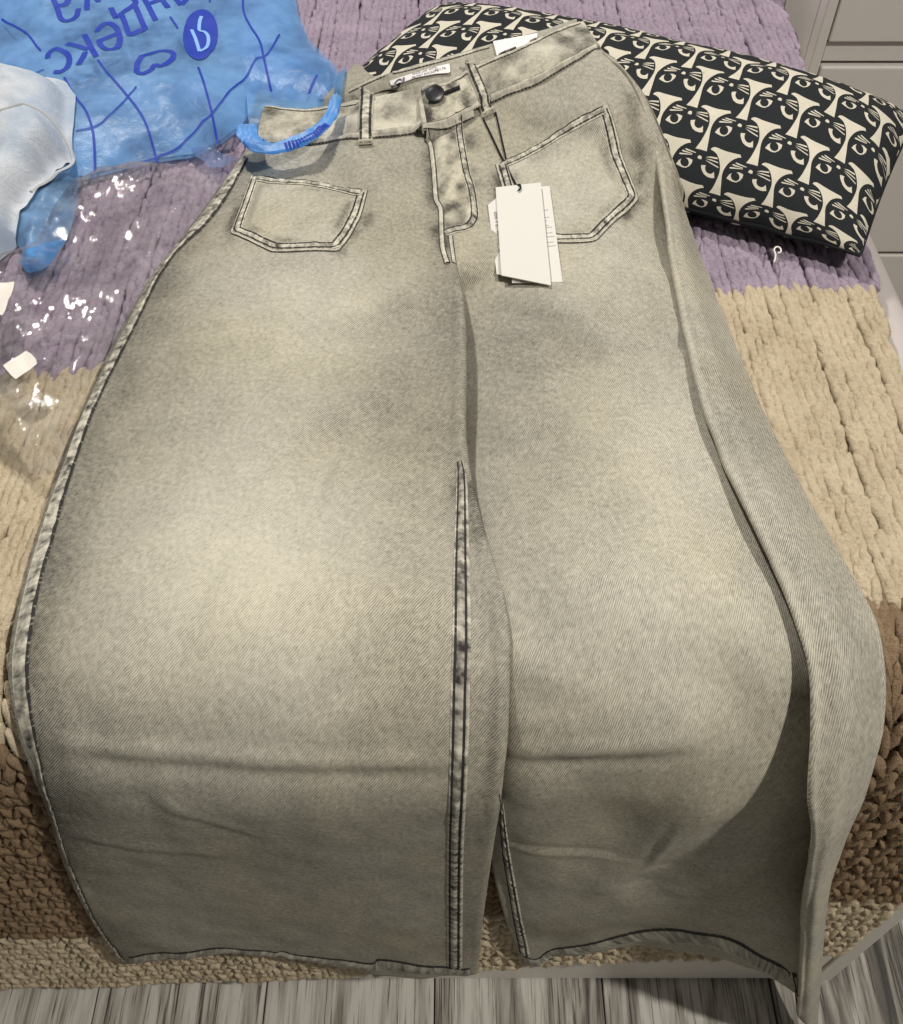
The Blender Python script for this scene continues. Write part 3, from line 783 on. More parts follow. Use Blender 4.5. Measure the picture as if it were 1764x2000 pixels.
PATHS = {
 'side_a': [[-0.18508,0.47243],[-0.20697,0.39106],[-0.23048,0.3182],[-0.24203,0.23832],[-0.251,0.16405],[-0.2532,0.09823],[-0.25139,0.03302],[-0.24732,-0.01411],[-0.24582,-0.03696],[-0.24045,-0.06867],[-0.23555,-0.08848],[-0.24105,-0.12545],[-0.26024,-0.22297],[-0.27924,-0.34983],[-0.28939,-0.46837]],
 'side_b': [[-0.17882,0.46709],[-0.19616,0.37609],[-0.22101,0.3208],[-0.23346,0.24179],[-0.24308,0.16179],[-0.24447,0.09636],[-0.24111,0.03061],[-0.23709,-0.01538],[-0.23514,-0.03694],[-0.2308,-0.0671],[-0.23108,-0.08746],[-0.23786,-0.12444],[-0.25624,-0.21939],[-0.27509,-0.34659],[-0.28326,-0.45918]],
 'inseam_a': [[0.00286,0.08948],[0.00282,0.07351],[0.00119,0.01859],[0.00028,-0.02449],[-0.00084,-0.05535],[-0.00286,-0.15941],[-0.00388,-0.43665]],
 'inseam_b': [[0.00731,0.08933],[0.00969,0.07208],[0.01038,0.0188],[0.01073,-0.02444],[0.00979,-0.05552],[0.00763,-0.15918],[0.00913,-0.4455]],
 'inseamr_a': [[0.02685,-0.09158],[0.03038,-0.17087],[0.03618,-0.23997],[0.05702,-0.44356]],
 'inseamr_b': [[0.03016,-0.11058],[0.0373,-0.18791],[0.04735,-0.2784],[0.06827,-0.45664]],
 'hem_a': [[-0.27756,-0.44835],[-0.2516,-0.43224],[-0.19073,-0.40872],[-0.15392,-0.41684],[-0.12165,-0.43202],[-0.0699,-0.43606],[-0.06046,-0.42236],[-0.03489,-0.42389],[0.00435,-0.44521],[0.01583,-0.45546]],
 'hem_b': [[-0.28121,-0.47205],[-0.25543,-0.4571],[-0.19419,-0.42741],[-0.15594,-0.4308],[-0.12371,-0.44957],[-0.07374,-0.46037],[-0.06011,-0.45471],[-0.03587,-0.45318],[0.00584,-0.47975],[0.01623,-0.48224]],
 'hemr_a': [[0.06086,-0.4509],[0.07434,-0.46701],[0.08706,-0.43613],[0.13198,-0.38906],[0.16678,-0.35299],[0.18453,-0.34514],[0.21767,-0.34118],[0.26181,-0.39314],[0.28573,-0.4303]],
 'hemr_b': [[0.07097,-0.49795],[0.08103,-0.48426],[0.09427,-0.45414],[0.13883,-0.42342],[0.17509,-0.40041],[0.1954,-0.38068],[0.22792,-0.3862],[0.27342,-0.4462],[0.27823,-0.40967]],
 'pocket_l': [[-0.17156,0.43297],[-0.13791,0.41277],[-0.10292,0.40438],[-0.0688,0.39172],[-0.07076,0.37808],[-0.07344,0.35389],[-0.07918,0.32647],[-0.08645,0.30715],[-0.13371,0.31019],[-0.13866,0.31153],[-0.17602,0.34446]],
 'pocket_r': [[0.03649,0.41582],[0.08489,0.4435],[0.12899,0.45481],[0.13194,0.44568],[0.15035,0.37279],[0.11087,0.31867],[0.08148,0.31932],[0.05853,0.31831],[0.0492,0.34274]],
 'fly': [[-0.01992,0.45504],[-0.00608,0.46058],[0.00703,0.47149],[0.0091,0.4493],[0.0148,0.40876],[0.01874,0.38676],[0.02077,0.35554],[0.0181,0.34053],[0.01158,0.33282],[-0.00556,0.32694],[-0.00819,0.36402],[-0.0124,0.37545],[-0.01451,0.41735]],
 'fly_edge': [[-0.02122,0.45462],[-0.01734,0.44237],[-0.01444,0.41079],[-0.0124,0.37545],[-0.00858,0.36016],[-0.00754,0.32589],[-0.00621,0.30325],[-0.00305,0.28517]],
 'fly_j': [[0.00614,0.46921],[0.00737,0.44839],[0.01225,0.40768],[0.01623,0.38585],[0.01834,0.35679],[0.01571,0.34299],[0.01041,0.33614],[0.0024,0.33344],[-0.00557,0.32916]],
 'fly_low': [[-0.00079,0.32515],[0.00078,0.3041],[0.00229,0.28591]],
 'seam_l': [[-0.17067,0.48738],[-0.12752,0.46902],[-0.09792,0.46199],[-0.07735,0.45711],[-0.049,0.46069],[-0.02586,0.46501]],
 'seam_m': [[-0.02425,0.45529],[-0.00521,0.45988],[0.01002,0.46781],[0.01874,0.47301]],
 'seam_r': [[0.03359,0.48084],[0.05305,0.48443],[0.07235,0.48816],[0.09251,0.49831],[0.10836,0.50969],[0.12409,0.52199]],
 'top_l': [[-0.1729,0.54771],[-0.1335,0.52753],[-0.10255,0.52163],[-0.08371,0.51108]],
 'top_r': [[-0.02579,0.50167],[-0.00089,0.50388],[0.01899,0.51042],[0.05396,0.52316],[0.07429,0.53532],[0.09577,0.55176],[0.11346,0.56448]],
 'top_b': [[-0.0927,0.53528],[-0.06874,0.53422],[-0.03076,0.53142],[0.0,0.53259],[0.03278,0.53883]],
 'loop_l': [[-0.08199,0.52461],[-0.06832,0.51086],[-0.06695,0.44638],[-0.07898,0.44439]],
 'loop_r': [[0.01157,0.51512],[0.02033,0.51295],[0.0366,0.46945],[0.02704,0.46608]],
 'button': [[-0.0141,0.48758]],
 'buttonhole': [[-0.00617,0.48869],[0.00088,0.49204],[0.00705,0.49295]],
 'fly_tab': [[-0.02669,0.50165],[-0.00532,0.50264],[0.01148,0.504],[0.02329,0.48029],[0.00783,0.46689],[-0.00608,0.46169],[-0.02082,0.45918]],
 'label': [[-0.05455,0.52422],[-0.03706,0.52391],[-0.01888,0.52381],[-0.00179,0.52365],[-0.00089,0.51392],[-0.01433,0.51685],[-0.03245,0.51909],[-0.04389,0.51899],[-0.05379,0.52027]],
 'label_dir': [[-0.0513,0.5196],[-0.00447,0.51841]],
 'label_back': [[0.03644,0.54249],[0.05673,0.54594],[0.07582,0.55079],[0.07388,0.53607],[0.05401,0.52501],[0.03979,0.51944]],
 'tag_front': [[0.03579,0.38609],[0.07187,0.38446],[0.073,0.26272],[0.03743,0.28018]],
 'tag_right': [[0.04283,0.38483],[0.07936,0.38494],[0.08226,0.27025],[0.04522,0.27423]],
 'tag_left': [[0.02916,0.36631],[0.03549,0.3732],[0.06534,0.37747],[0.06814,0.27956],[0.03755,0.2844],[0.0341,0.28571]],
 'cord_a': [[0.02661,0.46673],[0.03366,0.44657],[0.03974,0.42832],[0.04567,0.41083],[0.04947,0.39741],[0.05287,0.38628],[0.05485,0.3833],[0.0555,0.37856],[0.05374,0.37563]],
 'cord_b': [[0.03746,0.46925],[0.04065,0.45147],[0.0433,0.43409],[0.04511,0.42146],[0.04685,0.40777],[0.05108,0.39516],[0.05331,0.38687]],
 'wr_fly1': [[-0.0059,0.40204],[0.00084,0.39344],[0.00581,0.38157]],
 'bag_body': [[-0.52488,0.82581],[-0.17648,0.82581],[-0.16329,0.75034],[-0.14544,0.69232],[-0.11807,0.64351],[-0.09986,0.59959],[-0.09683,0.55437],[-0.10032,0.52244],[-0.10622,0.52601],[-0.10889,0.5553],[-0.11661,0.56187],[-0.15617,0.57136],[-0.18588,0.58778],[-0.18852,0.55905],[-0.19178,0.53322],[-0.209,0.50307],[-0.23042,0.47919],[-0.24572,0.47584],[-0.2716,0.4692],[-0.2958,0.4561],[-0.31973,0.44405],[-0.36466,0.44645],[-0.41648,0.47085]],
 'bag_back': [[-0.21414,0.68618],[-0.12064,0.62197],[-0.10696,0.53951],[-0.13143,0.52409],[-0.16011,0.5304],[-0.17072,0.5214],[-0.17361,0.48909],[-0.18293,0.50812]],
 'bag_tail': [[-0.32496,0.45597],[-0.31563,0.40148],[-0.31179,0.36377],[-0.31676,0.35399],[-0.31582,0.33758],[-0.31605,0.32291],[-0.32224,0.31311],[-0.33191,0.30924],[-0.34172,0.32291],[-0.34342,0.33758],[-0.35342,0.34985],[-0.38056,0.35816],[-0.41292,0.46414]],
 'bag_tip': [[-0.3153,0.34685],[-0.31298,0.35375],[-0.30957,0.35652],[-0.30985,0.34139],[-0.31298,0.3253],[-0.31378,0.31611],[-0.31947,0.3077],[-0.32923,0.30449],[-0.33761,0.31611],[-0.33811,0.32929],[-0.33117,0.33329],[-0.32257,0.33733]],
 'bag_flap': [[-0.23334,0.48596],[-0.22509,0.46924],[-0.2099,0.45292],[-0.19787,0.45615],[-0.1878,0.46759],[-0.20555,0.47755],[-0.22107,0.48935]],
 'bag_handle': [[-0.18018,0.48396],[-0.17462,0.46211],[-0.16578,0.44417],[-0.15241,0.433],[-0.14088,0.433],[-0.12855,0.43776],[-0.11655,0.44739],[-0.10739,0.46211],[-0.10283,0.48225],[-0.10095,0.50478]],
 'bag_hatch': [[-0.13839,0.42945],[-0.12654,0.43419],[-0.11461,0.44378],[-0.10505,0.45843]],
 'garment': [[-0.44347,0.56663],[-0.41168,0.57332],[-0.37761,0.57236],[-0.35598,0.55905],[-0.34202,0.53681],[-0.33572,0.50295],[-0.32987,0.4567],[-0.33569,0.42729],[-0.34264,0.40436],[-0.34777,0.37646],[-0.35131,0.34493],[-0.3666,0.31494]],
 'garm_seam': [[-0.39403,0.46671],[-0.37432,0.47426],[-0.35788,0.47849],[-0.34819,0.47849],[-0.33699,0.47257],[-0.32992,0.45843],[-0.32797,0.44217],[-0.33325,0.42788],[-0.34179,0.40931],[-0.3472,0.39573]],
 'film': [[-0.32748,0.43065],[-0.28925,0.44645],[-0.24606,0.45287],[-0.18887,0.44246],[-0.2233,0.32841],[-0.24036,0.23741],[-0.25363,0.15315],[-0.25322,0.09995],[-0.26201,0.09341],[-0.28665,0.11105],[-0.31361,0.13401],[-0.36739,0.31009],[-0.33508,0.33779]],
 'sticker_a': [[-0.34455,0.27313],[-0.32596,0.27555],[-0.32315,0.25465],[-0.32119,0.23448],[-0.33378,0.23675]],
 'sticker_b': [[-0.30876,0.18471],[-0.29629,0.20045],[-0.28528,0.18886],[-0.29671,0.17093]],
 'thread': [[0.25547,0.3234],[0.25849,0.33202],[0.2588,0.33941],[0.26171,0.34348],[0.26417,0.34144],[0.26358,0.33671],[0.26083,0.33537]],
 'pr_L1': [[-0.46707,0.71821],[-0.4277,0.67519],[-0.40089,0.63234]],
 'pr_L2': [[-0.22166,0.76368],[-0.21363,0.71589],[-0.19304,0.66534],[-0.18228,0.62303],[-0.17103,0.57811],[-0.16537,0.56658]],
 'pr_L3': [[-0.17465,0.68406],[-0.17774,0.64389],[-0.18215,0.63026],[-0.19025,0.62303],[-0.19782,0.59773],[-0.20562,0.57328],[-0.21342,0.54498],[-0.22324,0.51776],[-0.23983,0.48559],[-0.26076,0.47214],[-0.27972,0.45568]],
 'pr_L4': [[-0.2427,0.60272],[-0.23134,0.56849],[-0.2195,0.52943],[-0.21082,0.49414]],
 'pr_L5': [[-0.33703,0.60272],[-0.31879,0.57328],[-0.29842,0.54498],[-0.27759,0.51156],[-0.26431,0.47883],[-0.25943,0.46058]],
 'pr_L6': [[-0.36189,0.57232],[-0.34452,0.54037],[-0.32977,0.51776],[-0.31715,0.4873],[-0.31121,0.45406],[-0.31047,0.43963]],
 'pr_L7': [[-0.29143,0.55711],[-0.29884,0.53579],[-0.30564,0.51333],[-0.31549,0.49586],[-0.33165,0.4873]],
 'pr_L8': [[-0.28613,0.69868],[-0.27395,0.67409]],
 'pr_L9': [[-0.41812,0.5704],[-0.40332,0.58296],[-0.388,0.59476]],
 'pr_L10': [[-0.12829,0.59773],[-0.13401,0.58005],[-0.13846,0.56088]],
 'pr_L11': [[-0.25395,0.76122],[-0.25217,0.73585]],
 'pr_heart': [[-0.2952,0.57811],[-0.29771,0.59773],[-0.29363,0.61688],[-0.28324,0.63026],[-0.27148,0.62612],[-0.26815,0.61586],[-0.27016,0.59973],[-0.27438,0.5908],[-0.28128,0.59377],[-0.28232,0.58394],[-0.28787,0.57521],[-0.2952,0.57811]],
 'pr_c': [[-0.38988,0.61644],[-0.39123,0.62622],[-0.38536,0.63115],[-0.37399,0.62376],[-0.36625,0.60919],[-0.3639,0.59254],[-0.36795,0.58552],[-0.37547,0.58552]],
 'pr_k1': [[-0.3639,0.65889],[-0.33982,0.60919]],
 'pr_k2': [[-0.35202,0.62622],[-0.37679,0.63987]],
 'pr_k3': [[-0.35324,0.62131],[-0.35401,0.5949]],
 'pr_e1': [[-0.35294,0.66405],[-0.35162,0.67708],[-0.34571,0.68368],[-0.33452,0.67184],[-0.32706,0.65123],[-0.32629,0.63363],[-0.33328,0.62745],[-0.34237,0.63612],[-0.34584,0.64616]],
 'pr_e2': [[-0.34556,0.6449],[-0.33046,0.66147]],
 'pr_d1': [[-0.35098,0.71893],[-0.34,0.69436],[-0.32618,0.72729],[-0.33812,0.75435]],
 'pr_d2': [[-0.33464,0.69841],[-0.31986,0.66018],[-0.30714,0.67577],[-0.32751,0.7245]],
 'pr_n1': [[-0.32716,0.75435],[-0.29999,0.69302]],
 'pr_n2': [[-0.3104,0.75435],[-0.29194,0.72032]],
 'pr_n3': [[-0.31486,0.7245],[-0.30128,0.74]],
 'pr_ya': [[-0.29493,0.75435],[-0.27854,0.7231],[-0.27623,0.75435]],
 'pr_a1': [[-0.42322,0.75435],[-0.40683,0.72032],[-0.39753,0.69841],[-0.3903,0.69436],[-0.38357,0.70247],[-0.3844,0.71893]],
 'pr_a2': [[-0.40001,0.75435],[-0.39881,0.72869],[-0.40592,0.72171]],
 'pr_kk1': [[-0.38299,0.75435],[-0.3746,0.71478]],
 'pr_kk2': [[-0.37873,0.75435],[-0.36709,0.73433]],
 'pr_ring': [[-0.23349,0.66534],[-0.23529,0.67869],[-0.23816,0.69133],[-0.24193,0.70236],[-0.24633,0.71092],[-0.25107,0.71635],[-0.25577,0.71821],[-0.2601,0.71635],[-0.26373,0.71092],[-0.26639,0.70236],[-0.26792,0.69133],[-0.26821,0.67869],[-0.26729,0.66534],[-0.26524,0.65222],[-0.26222,0.6402],[-0.25847,0.63002],[-0.25422,0.6223],[-0.24975,0.61749],[-0.24535,0.61586],[-0.24128,0.61749],[-0.23779,0.6223],[-0.23512,0.63002],[-0.23343,0.6402],[-0.23287,0.65222]],
 'pr_r1': [[-0.26074,0.67519],[-0.25339,0.65561],[-0.24605,0.63234]],
 'pr_r2': [[-0.24605,0.63234],[-0.24069,0.64283],[-0.2422,0.66209],[-0.24803,0.67299],[-0.25302,0.67519],[-0.25503,0.69077],[-0.25458,0.70095]],
}
PA = {k: np.array(v) for k, v in PATHS.items()}

# ------------------------------------------------------------------ blanket of chunky knit
def shear(x):
    return np.interp(x, [-0.40, -0.28, 0.28, 0.40], [-0.105, -0.095, 0.0, 0.004])


STRIPES = [('lilac_stripe', 0.305, 1.05), ('cream_stripe', 0.007, 0.305), ('brown_stripe', -0.332, 0.007), ('cream_border', -0.487, -0.332)]
YARN = {'lilac_stripe': mat_yarn('lilac_yarn', (0.30, 0.235, 0.305), (0.56, 0.46, 0.57)),
        'cream_stripe': mat_yarn('cream_yarn', (0.52, 0.415, 0.275), (0.86, 0.735, 0.535)),
        'brown_stripe': mat_yarn('brown_yarn', (0.20, 0.135, 0.082), (0.42, 0.30, 0.19)),
        'cream_border': mat_yarn('cream_border_yarn', (0.52, 0.415, 0.275), (0.86, 0.735, 0.535))}
blanket = empty('blanket', 'chunky knitted blanket with lilac, cream and brown stripes covering the bed', 'blanket')


def edge_x(s):
    return np.interp(s, [-0.6, -0.3, -0.05, 0.15, 0.305, 0.8], [0.350, 0.345, 0.335, 0.315, 0.338, 0.368])


def hidden_poly():
    L = np.array(NETS['left']); R_ = np.array(NETS['side'])
    a = L[1:, 0, :2] + np.array([0.045, 0]); b = R_[2:, 2, :2] - np.array([0.045, 0])
    return np.vstack([a, b[::-1]])


def sphere(seg, ring):
    V, Fc = [(0, 0, 1)], []
    for i in range(1, ring):
        for j in range(seg):
            th, ph = math.pi * i / ring, 2 * math.pi * j / seg
            V.append((math.sin(th) * math.cos(ph), math.sin(th) * math.sin(ph), math.cos(th)))
    V.append((0, 0, -1))
    for j in range(seg):
        Fc.append((0, 1 + j, 1 + (j + 1) % seg))
        for i in range(ring - 2):
            a, b = 1 + i * seg + j, 1 + i * seg + (j + 1) % seg
            Fc += [(a, a + seg, b + seg), (a, b + seg, b)]
        e = 1 + (ring - 2) * seg
        Fc.append((e + j, len(V) - 1, e + (j + 1) % seg))
    return np.array(V), np.array(Fc)


def tri_mesh(name, V, Fc):
    me = bpy.data.meshes.new(name)
    me.vertices.add(len(V)); me.vertices.foreach_set('co', V.reshape(-1).astype(np.float32))
    me.loops.add(Fc.size); me.loops.foreach_set('vertex_index', Fc.reshape(-1).astype(np.int32))
    me.polygons.add(len(Fc))
    me.polygons.foreach_set('loop_start', np.arange(0, Fc.size, 3, dtype=np.int32))
    me.polygons.foreach_set('loop_total', np.full(len(Fc), 3, dtype=np.int32))
    me.update(calc_edges=True)
    return me


def lumps(x, s):
    top = smooth(-0.05, 0.05, s)
    return 0.006 * fbm(x * 7, s * 6, 3.0) * (0.5 + 0.5 * top) + 0.006 * fbm(x * 14 + 5, s * 9, 7.0, 2) * (1 - smooth(-0.25, -0.1, x)) * top


PITCH, ROW = 0.0128, 0.0130
rng = np.random.default_rng(5)
cols = np.arange(-0.7984, 0.372, PITCH)
rows_b = [1.0]
while rows_b[-1] > -0.480:
    rows_b.append(rows_b[-1] - ROW * (1 + 0.25 * (1 - float(smooth(-0.14, 0.0, rows_b[-1] - 0.04)))))
rows_b = np.array(rows_b[::-1])
CXg, SR = np.meshgrid(cols, rows_b)
cidx = np.broadcast_to(np.arange(len(cols)), CXg.shape)
BX, BS, BT, BSg = [], [], [], []
for sg in (-1, 1):
    x = CXg + sg * 0.0027 + 0.0032 * noise(SR * 9, cidx * 1.7, 0.5) + 0.0003 * rng.normal(size=CXg.shape)
    sp = SR + 0.0013 * rng.normal(size=CXg.shape) + (cidx % 2) * ROW * 0.5 * 0 + sg * 0.001 + 0.004 * noise(cidx * 0.9, SR * 7, 2.0)
    BX.append(x.ravel()); BT.append(SR.ravel()); BS.append((sp + shear(x)).ravel()); BSg.append(np.full(x.size, sg))
BX, BS, BT, BSg = map(np.concatenate, (BX, BS, BT, BSg))
keep = (BX < edge_x(BS)) & (~inside(BX, BS, hidden_poly()) | (BS < -0.40) | ((BX > -0.02) & (BX < 0.10) & (BS < -0.26)))
BX, BS, BT, BSg = BX[keep], BS[keep], BT[keep], BSg[keep]
n = len(BX)
hang = 1 - smooth(-0.13, 0.02, BS)
tilt = BSg * np.radians(8 + 11 * hang) + rng.normal(size=n) * (0.05 + 0.05 * hang)
la = (0.0150 - 0.0030 * hang) * (1 + 0.12 * rng.normal(size=n)); wa = (0.0043 - 0.0006 * hang) * (1 + 0.14 * rng.normal(size=n)); ha = (0.0042 + 0.0008 * hang) * (1 + 0.08 * rng.normal(size=n))
hc = -0.0050 + 0.010 * hang + lumps(BX, BS) + 0.0005 * rng.normal(size=n)
C0 = P(BX, BS, hc)
Tg = P(BX, BS + 0.001, hc) - P(BX, BS - 0.001, hc)
Tg /= np.linalg.norm(Tg, axis=1)[:, None]
Nn = NRM(BS)
Xa = np.tile([1.0, 0, 0], (n, 1))
Ld = Tg * np.cos(tilt)[:, None] + Xa * np.sin(tilt)[:, None] + Nn * (0.05 + 0.04 * rng.normal(size=n) + 0.09 * hang)[:, None]
Ld /= np.linalg.norm(Ld, axis=1)[:, None]
Wd = np.cross(Ld, Nn); Wd /= np.linalg.norm(Wd, axis=1)[:, None]
Hd = np.cross(Wd, Ld)
SV, SF = sphere(8, 6)
SF = SF[:, ::-1]


bl_obs = []
for name, s0, s1 in STRIPES:
    k = (BT >= s0) & (BT < s1)
    m = int(k.sum())
    V = C0[k][:, None] + SV[None, :, 2:3] * (Ld[k] * la[k][:, None])[:, None] + SV[None, :, 0:1] * (Wd[k] * wa[k][:, None])[:, None] + SV[None, :, 1:2] * (Hd[k] * ha[k][:, None])[:, None]
    V = V + 0.0004 * rng.normal(size=V.shape)
    Fc = SF[None] + (np.arange(m) * len(SV))[:, None, None]
    V = V.reshape(-1, 3); Fc = Fc.reshape(-1, 3)
    # fuzz of the chenille yarn: fine slivers standing off the stitches
    nf = m * 22
    who = rng.integers(0, m, nf)
    dv = rng.normal(size=(nf, 3)); dv /= np.linalg.norm(dv, axis=1)[:, None]
    dv[:, 1] = np.abs(dv[:, 1])
    Lk, Wk, Hk = Ld[k][who], Wd[k][who], Hd[k][who]
    base = C0[k][who] + dv[:, 2:3] * Lk * la[k][who][:, None] + dv[:, 0:1] * Wk * wa[k][who][:, None] + dv[:, 1:2] * Hk * ha[k][who][:, None]
    out = dv[:, 2:3] * Lk * 0.3 + dv[:, 0:1] * Wk + dv[:, 1:2] * Hk + 0.75 * rng.normal(size=(nf, 3))
    out /= np.linalg.norm(out, axis=1)[:, None]
    sd_ = np.cross(out, rng.normal(size=(nf, 3))); sd_ /= np.linalg.norm(sd_, axis=1)[:, None]
    ln = rng.uniform(0.0012, 0.0032, nf)[:, None]
    FV = np.stack([base - sd_ * 0.00022, base + sd_ * 0.00022, base + out * ln], 1).reshape(-1, 3)
    Fc = np.vstack([Fc, np.arange(nf * 3).reshape(-1, 3) + len(V)])
    V = np.vstack([V, FV])
    # backing under the stitches
    gx, gs = np.meshgrid(np.linspace(-0.80, 1, 100), np.linspace(s0, s1, 40))
    gx = -0.80 + (gx + 0.80) / 1.80 * (edge_x(gs + shear(gs * 0)) - 0.004 + 0.80)
    bs = gs + shear(gx)
    bv = P(gx, bs, -0.0085 + 0.010 * (1 - smooth(-0.13, 0.02, bs)) + lumps(gx, bs)).reshape(-1, 3)
    idx = np.arange(bv.shape[0]).reshape(gx.shape) + len(V)
    q = np.stack([idx[:-1, :-1], idx[:-1, 1:], idx[1:, 1:], idx[1:, :-1]], -1).reshape(-1, 4)
    Fc = np.vstack([Fc, q[:, [0, 1, 2]], q[:, [0, 2, 3]]])
    V = np.vstack([V, bv])
    o = tag(link(name, tri_mesh(name, V, Fc), YARN[name], blanket), kind='stuff')
    bl_obs.append(o)

# ------------------------------------------------------------------ pillow with the printed cats
CELL_A, CELL_B = 0.0425, 0.0365
HEAD = {
    'nose': [(572, 676), (585, 655), (602, 645), (622, 650), (636, 662), (630, 690), (605, 692)],
    'eye_l': [(258, 766), (300, 718), (350, 690), (400, 683), (450, 684), (502, 706), (485, 750), (445, 790), (390, 814), (345, 808), (300, 788)],
    'eye_r': [(622, 763), (665, 762), (712, 766), (770, 800), (795, 850), (792, 926), (740, 928), (690, 912), (650, 880), (628, 835), (618, 795)],
    'wl1': [(310, 632), (330, 620), (500, 636), (500, 643), (330, 640)],
    'wl2': [(352, 594), (370, 586), (505, 625), (500, 631), (375, 607)],
    'wl3': [(398, 570), (418, 566), (556, 612), (552, 620), (430, 590)],
    'wr1': [(690, 664), (760, 656), (858, 664), (862, 684), (770, 674)],
    'wr2': [(688, 682), (770, 692), (862, 716), (866, 732), (780, 710)],
    'wr3': [(684, 698), (760, 728), (864, 776), (866, 790), (850, 786), (750, 740)],
    'gap': [(765, 571), (780, 556), (803, 545), (830, 543), (862, 550), (930, 574), (1000, 592), (1090, 608), (1182, 620), (1192, 655), (1145, 660),
            (1095, 676), (1045, 702), (1000, 736), (960, 780), (930, 822), (912, 862), (900, 900), (890, 950), (878, 1010), (860, 1085), (842, 1165),
            (765, 1148), (684, 1134), (725, 1090), (765, 1040), (810, 970), (850, 900), (875, 845), (886, 800), (889, 750), (884, 700), (872, 660), (850, 622), (812, 594)],
    'pup_l': [(385 + 62 * math.cos(a), 738 + 60 * math.sin(a)) for a in np.linspace(0, 2 * math.pi, 15)[:-1]],
    'pup_r': [(738 + 66 * math.cos(a), 806 + 68 * math.sin(a)) for a in np.linspace(0, 2 * math.pi, 15)[:-1]],
}


def cell_ab(pt):
    dx, dy = pt[0] - 605, pt[1] - 670
    a = dx / 705.0
    b = (dy - 155 * a) / 540.0
    return a + 0.34 * b, b


HEAD = {k: [cell_ab(p) for p in v] for k, v in HEAD.items()}


def build_pillow():
    e = 0.045
    pts, faces, kinds = [], [], []
    hw, hd = PIL_W / 2 + e, PIL_D / 2 + e
    for j in range(-8, 9):
        for i in range(-14, 15):
            a0, b0 = i + 0.53 * j + 0.33, j + 0.15
            if abs(a0 * CELL_A) > hw - 0.03 or abs(b0 * CELL_B) > hd - 0.018:
                continue
            for k, poly in HEAD.items():
                f = []
                for (a, b) in poly:
                    f.append(len(pts))
                    pts.append(((a0 + a) * CELL_A, -(b0 + b) * CELL_B))
                faces.append(f if sum((pts[f[n]][0] * pts[f[n - 1]][1] - pts[f[n - 1]][0] * pts[f[n]][1]) for n in range(len(f))) < 0 else f[::-1])
                kinds.append('black' if k.startswith('pup') else 'cream')
    g = 0.0045
    gx, gy = np.meshgrid(np.arange(-hw, hw + g, g), np.arange(-hd, hd + g, g))
    gx = gx + (np.arange(gx.shape[0]) % 2)[:, None] * g * 0.5
    base = len(pts)
    pts += list(zip(gx.ravel().tolist(), gy.ravel().tolist()))
    r = delaunay_2d_cdt([Vector(p) for p in pts], [], faces, 0, 1e-7)
    V2 = np.array([tuple(v) for v in r[0]])
    p, q = V2[:, 0].copy(), V2[:, 1].copy()
    under = np.zeros(len(V2), bool)
    over = np.abs(p) > PIL_W / 2
    p = np.where(over, np.sign(p) * (PIL_W - np.abs(p)), p); under |= over
    # the print runs along the curved face: arc length -> plan depth
    DT = PIL_D / 2 + 0.022
    over = np.abs(q) > DT
    q = np.where(over, np.sign(q) * np.maximum(PIL_D / 2 - (np.abs(q) - DT), 0), np.sign(q) * PIL_D / 2 * np.sin(math.pi / 2 * np.minimum(np.abs(q) / DT, 1)) ** 0.94); under |= over
    wr = 0.0022 * ridged(p * 9, q * 16, 3.0, 2) * pil_top(p, q) + 0.0016 * fbm(p * 22, q * 22, 1.0)
    h = np.where(under, pil_under(p, q), pil_h(p, q) + wr)
    # gathers and a dip along the seams
    h = h + np.where(under, 0, 0.0020 * noise(p * 55, 0 * q, 1.0) * np.exp(-(PIL_D / 2 - np.abs(q)) / 0.012))
    # corners pulled in a little
    pin = 1 - 0.035 * (np.abs(2 * p / PIL_W) ** 2) * (1 - np.abs(2 * p / PIL_W) ** 6)
    qq = q * pin
    pp = p * (1 - 0.012 * np.cos(q / PIL_D * math.pi))
    c, s = math.cos(PIL_ROT), math.sin(PIL_ROT)
    X = PIL_C[0] + pp * c - qq * s
    Y = PIL_C[1] + pp * s + qq * c
    V3 = np.stack([X, Y, Z_TOP + h], -1)
    me = pydata('cover', V3, r[2])
    mi = [1 if (f and all(kinds[x] == 'cream' for x in f)) else 0 for f in r[5]]
    me.polygons.foreach_set('material_index', mi)
    set_uv(me, V2)
    bm = bmesh.new(); bm.from_mesh(me)
    bmesh.ops.recalc_face_normals(bm, faces=bm.faces)
    if sum(f.normal.z for f in bm.faces) < 0:
        bmesh.ops.reverse_faces(bm, faces=bm.faces)
    bm.to_mesh(me); bm.free()
    return me


def mat_cotton(name, c):
    t = NT(name)
    uv = t.uv(); s = t._sep(uv)
    wv = t.math('MULTIPLY', t.math('SINE', t.math('MULTIPLY', s[0], 2 * math.pi / 0.0011)), t.math('SINE', t.math('MULTIPLY', s[1], 2 * math.pi / 0.0011)))
    n_ = t.noise(uv, 60, 4.0, 0.65)
    col = t.mixc(t.math('ADD', t.math('MULTIPLY', wv, 0.12), n_), tuple(v * 0.82 for v in c), tuple(min(1, v * 1.12) for v in c))
    t.set(Base_Color=col, Roughness=0.85, Specular_IOR_Level=0.2, Normal=t.bump(t.math('ADD', wv, t.math('MULTIPLY', n_, 2.0)), 0.25, 0.0006))
    return t.m


pillow = empty('pillow', 'oblong black and cream pillow printed with rows of cat faces', 'pillow')
link('cover', build_pillow(), [mat_cotton('black_print', (0.018, 0.020, 0.023)), mat_cotton('cream_cotton', (0.64, 0.595, 0.49))], pillow)


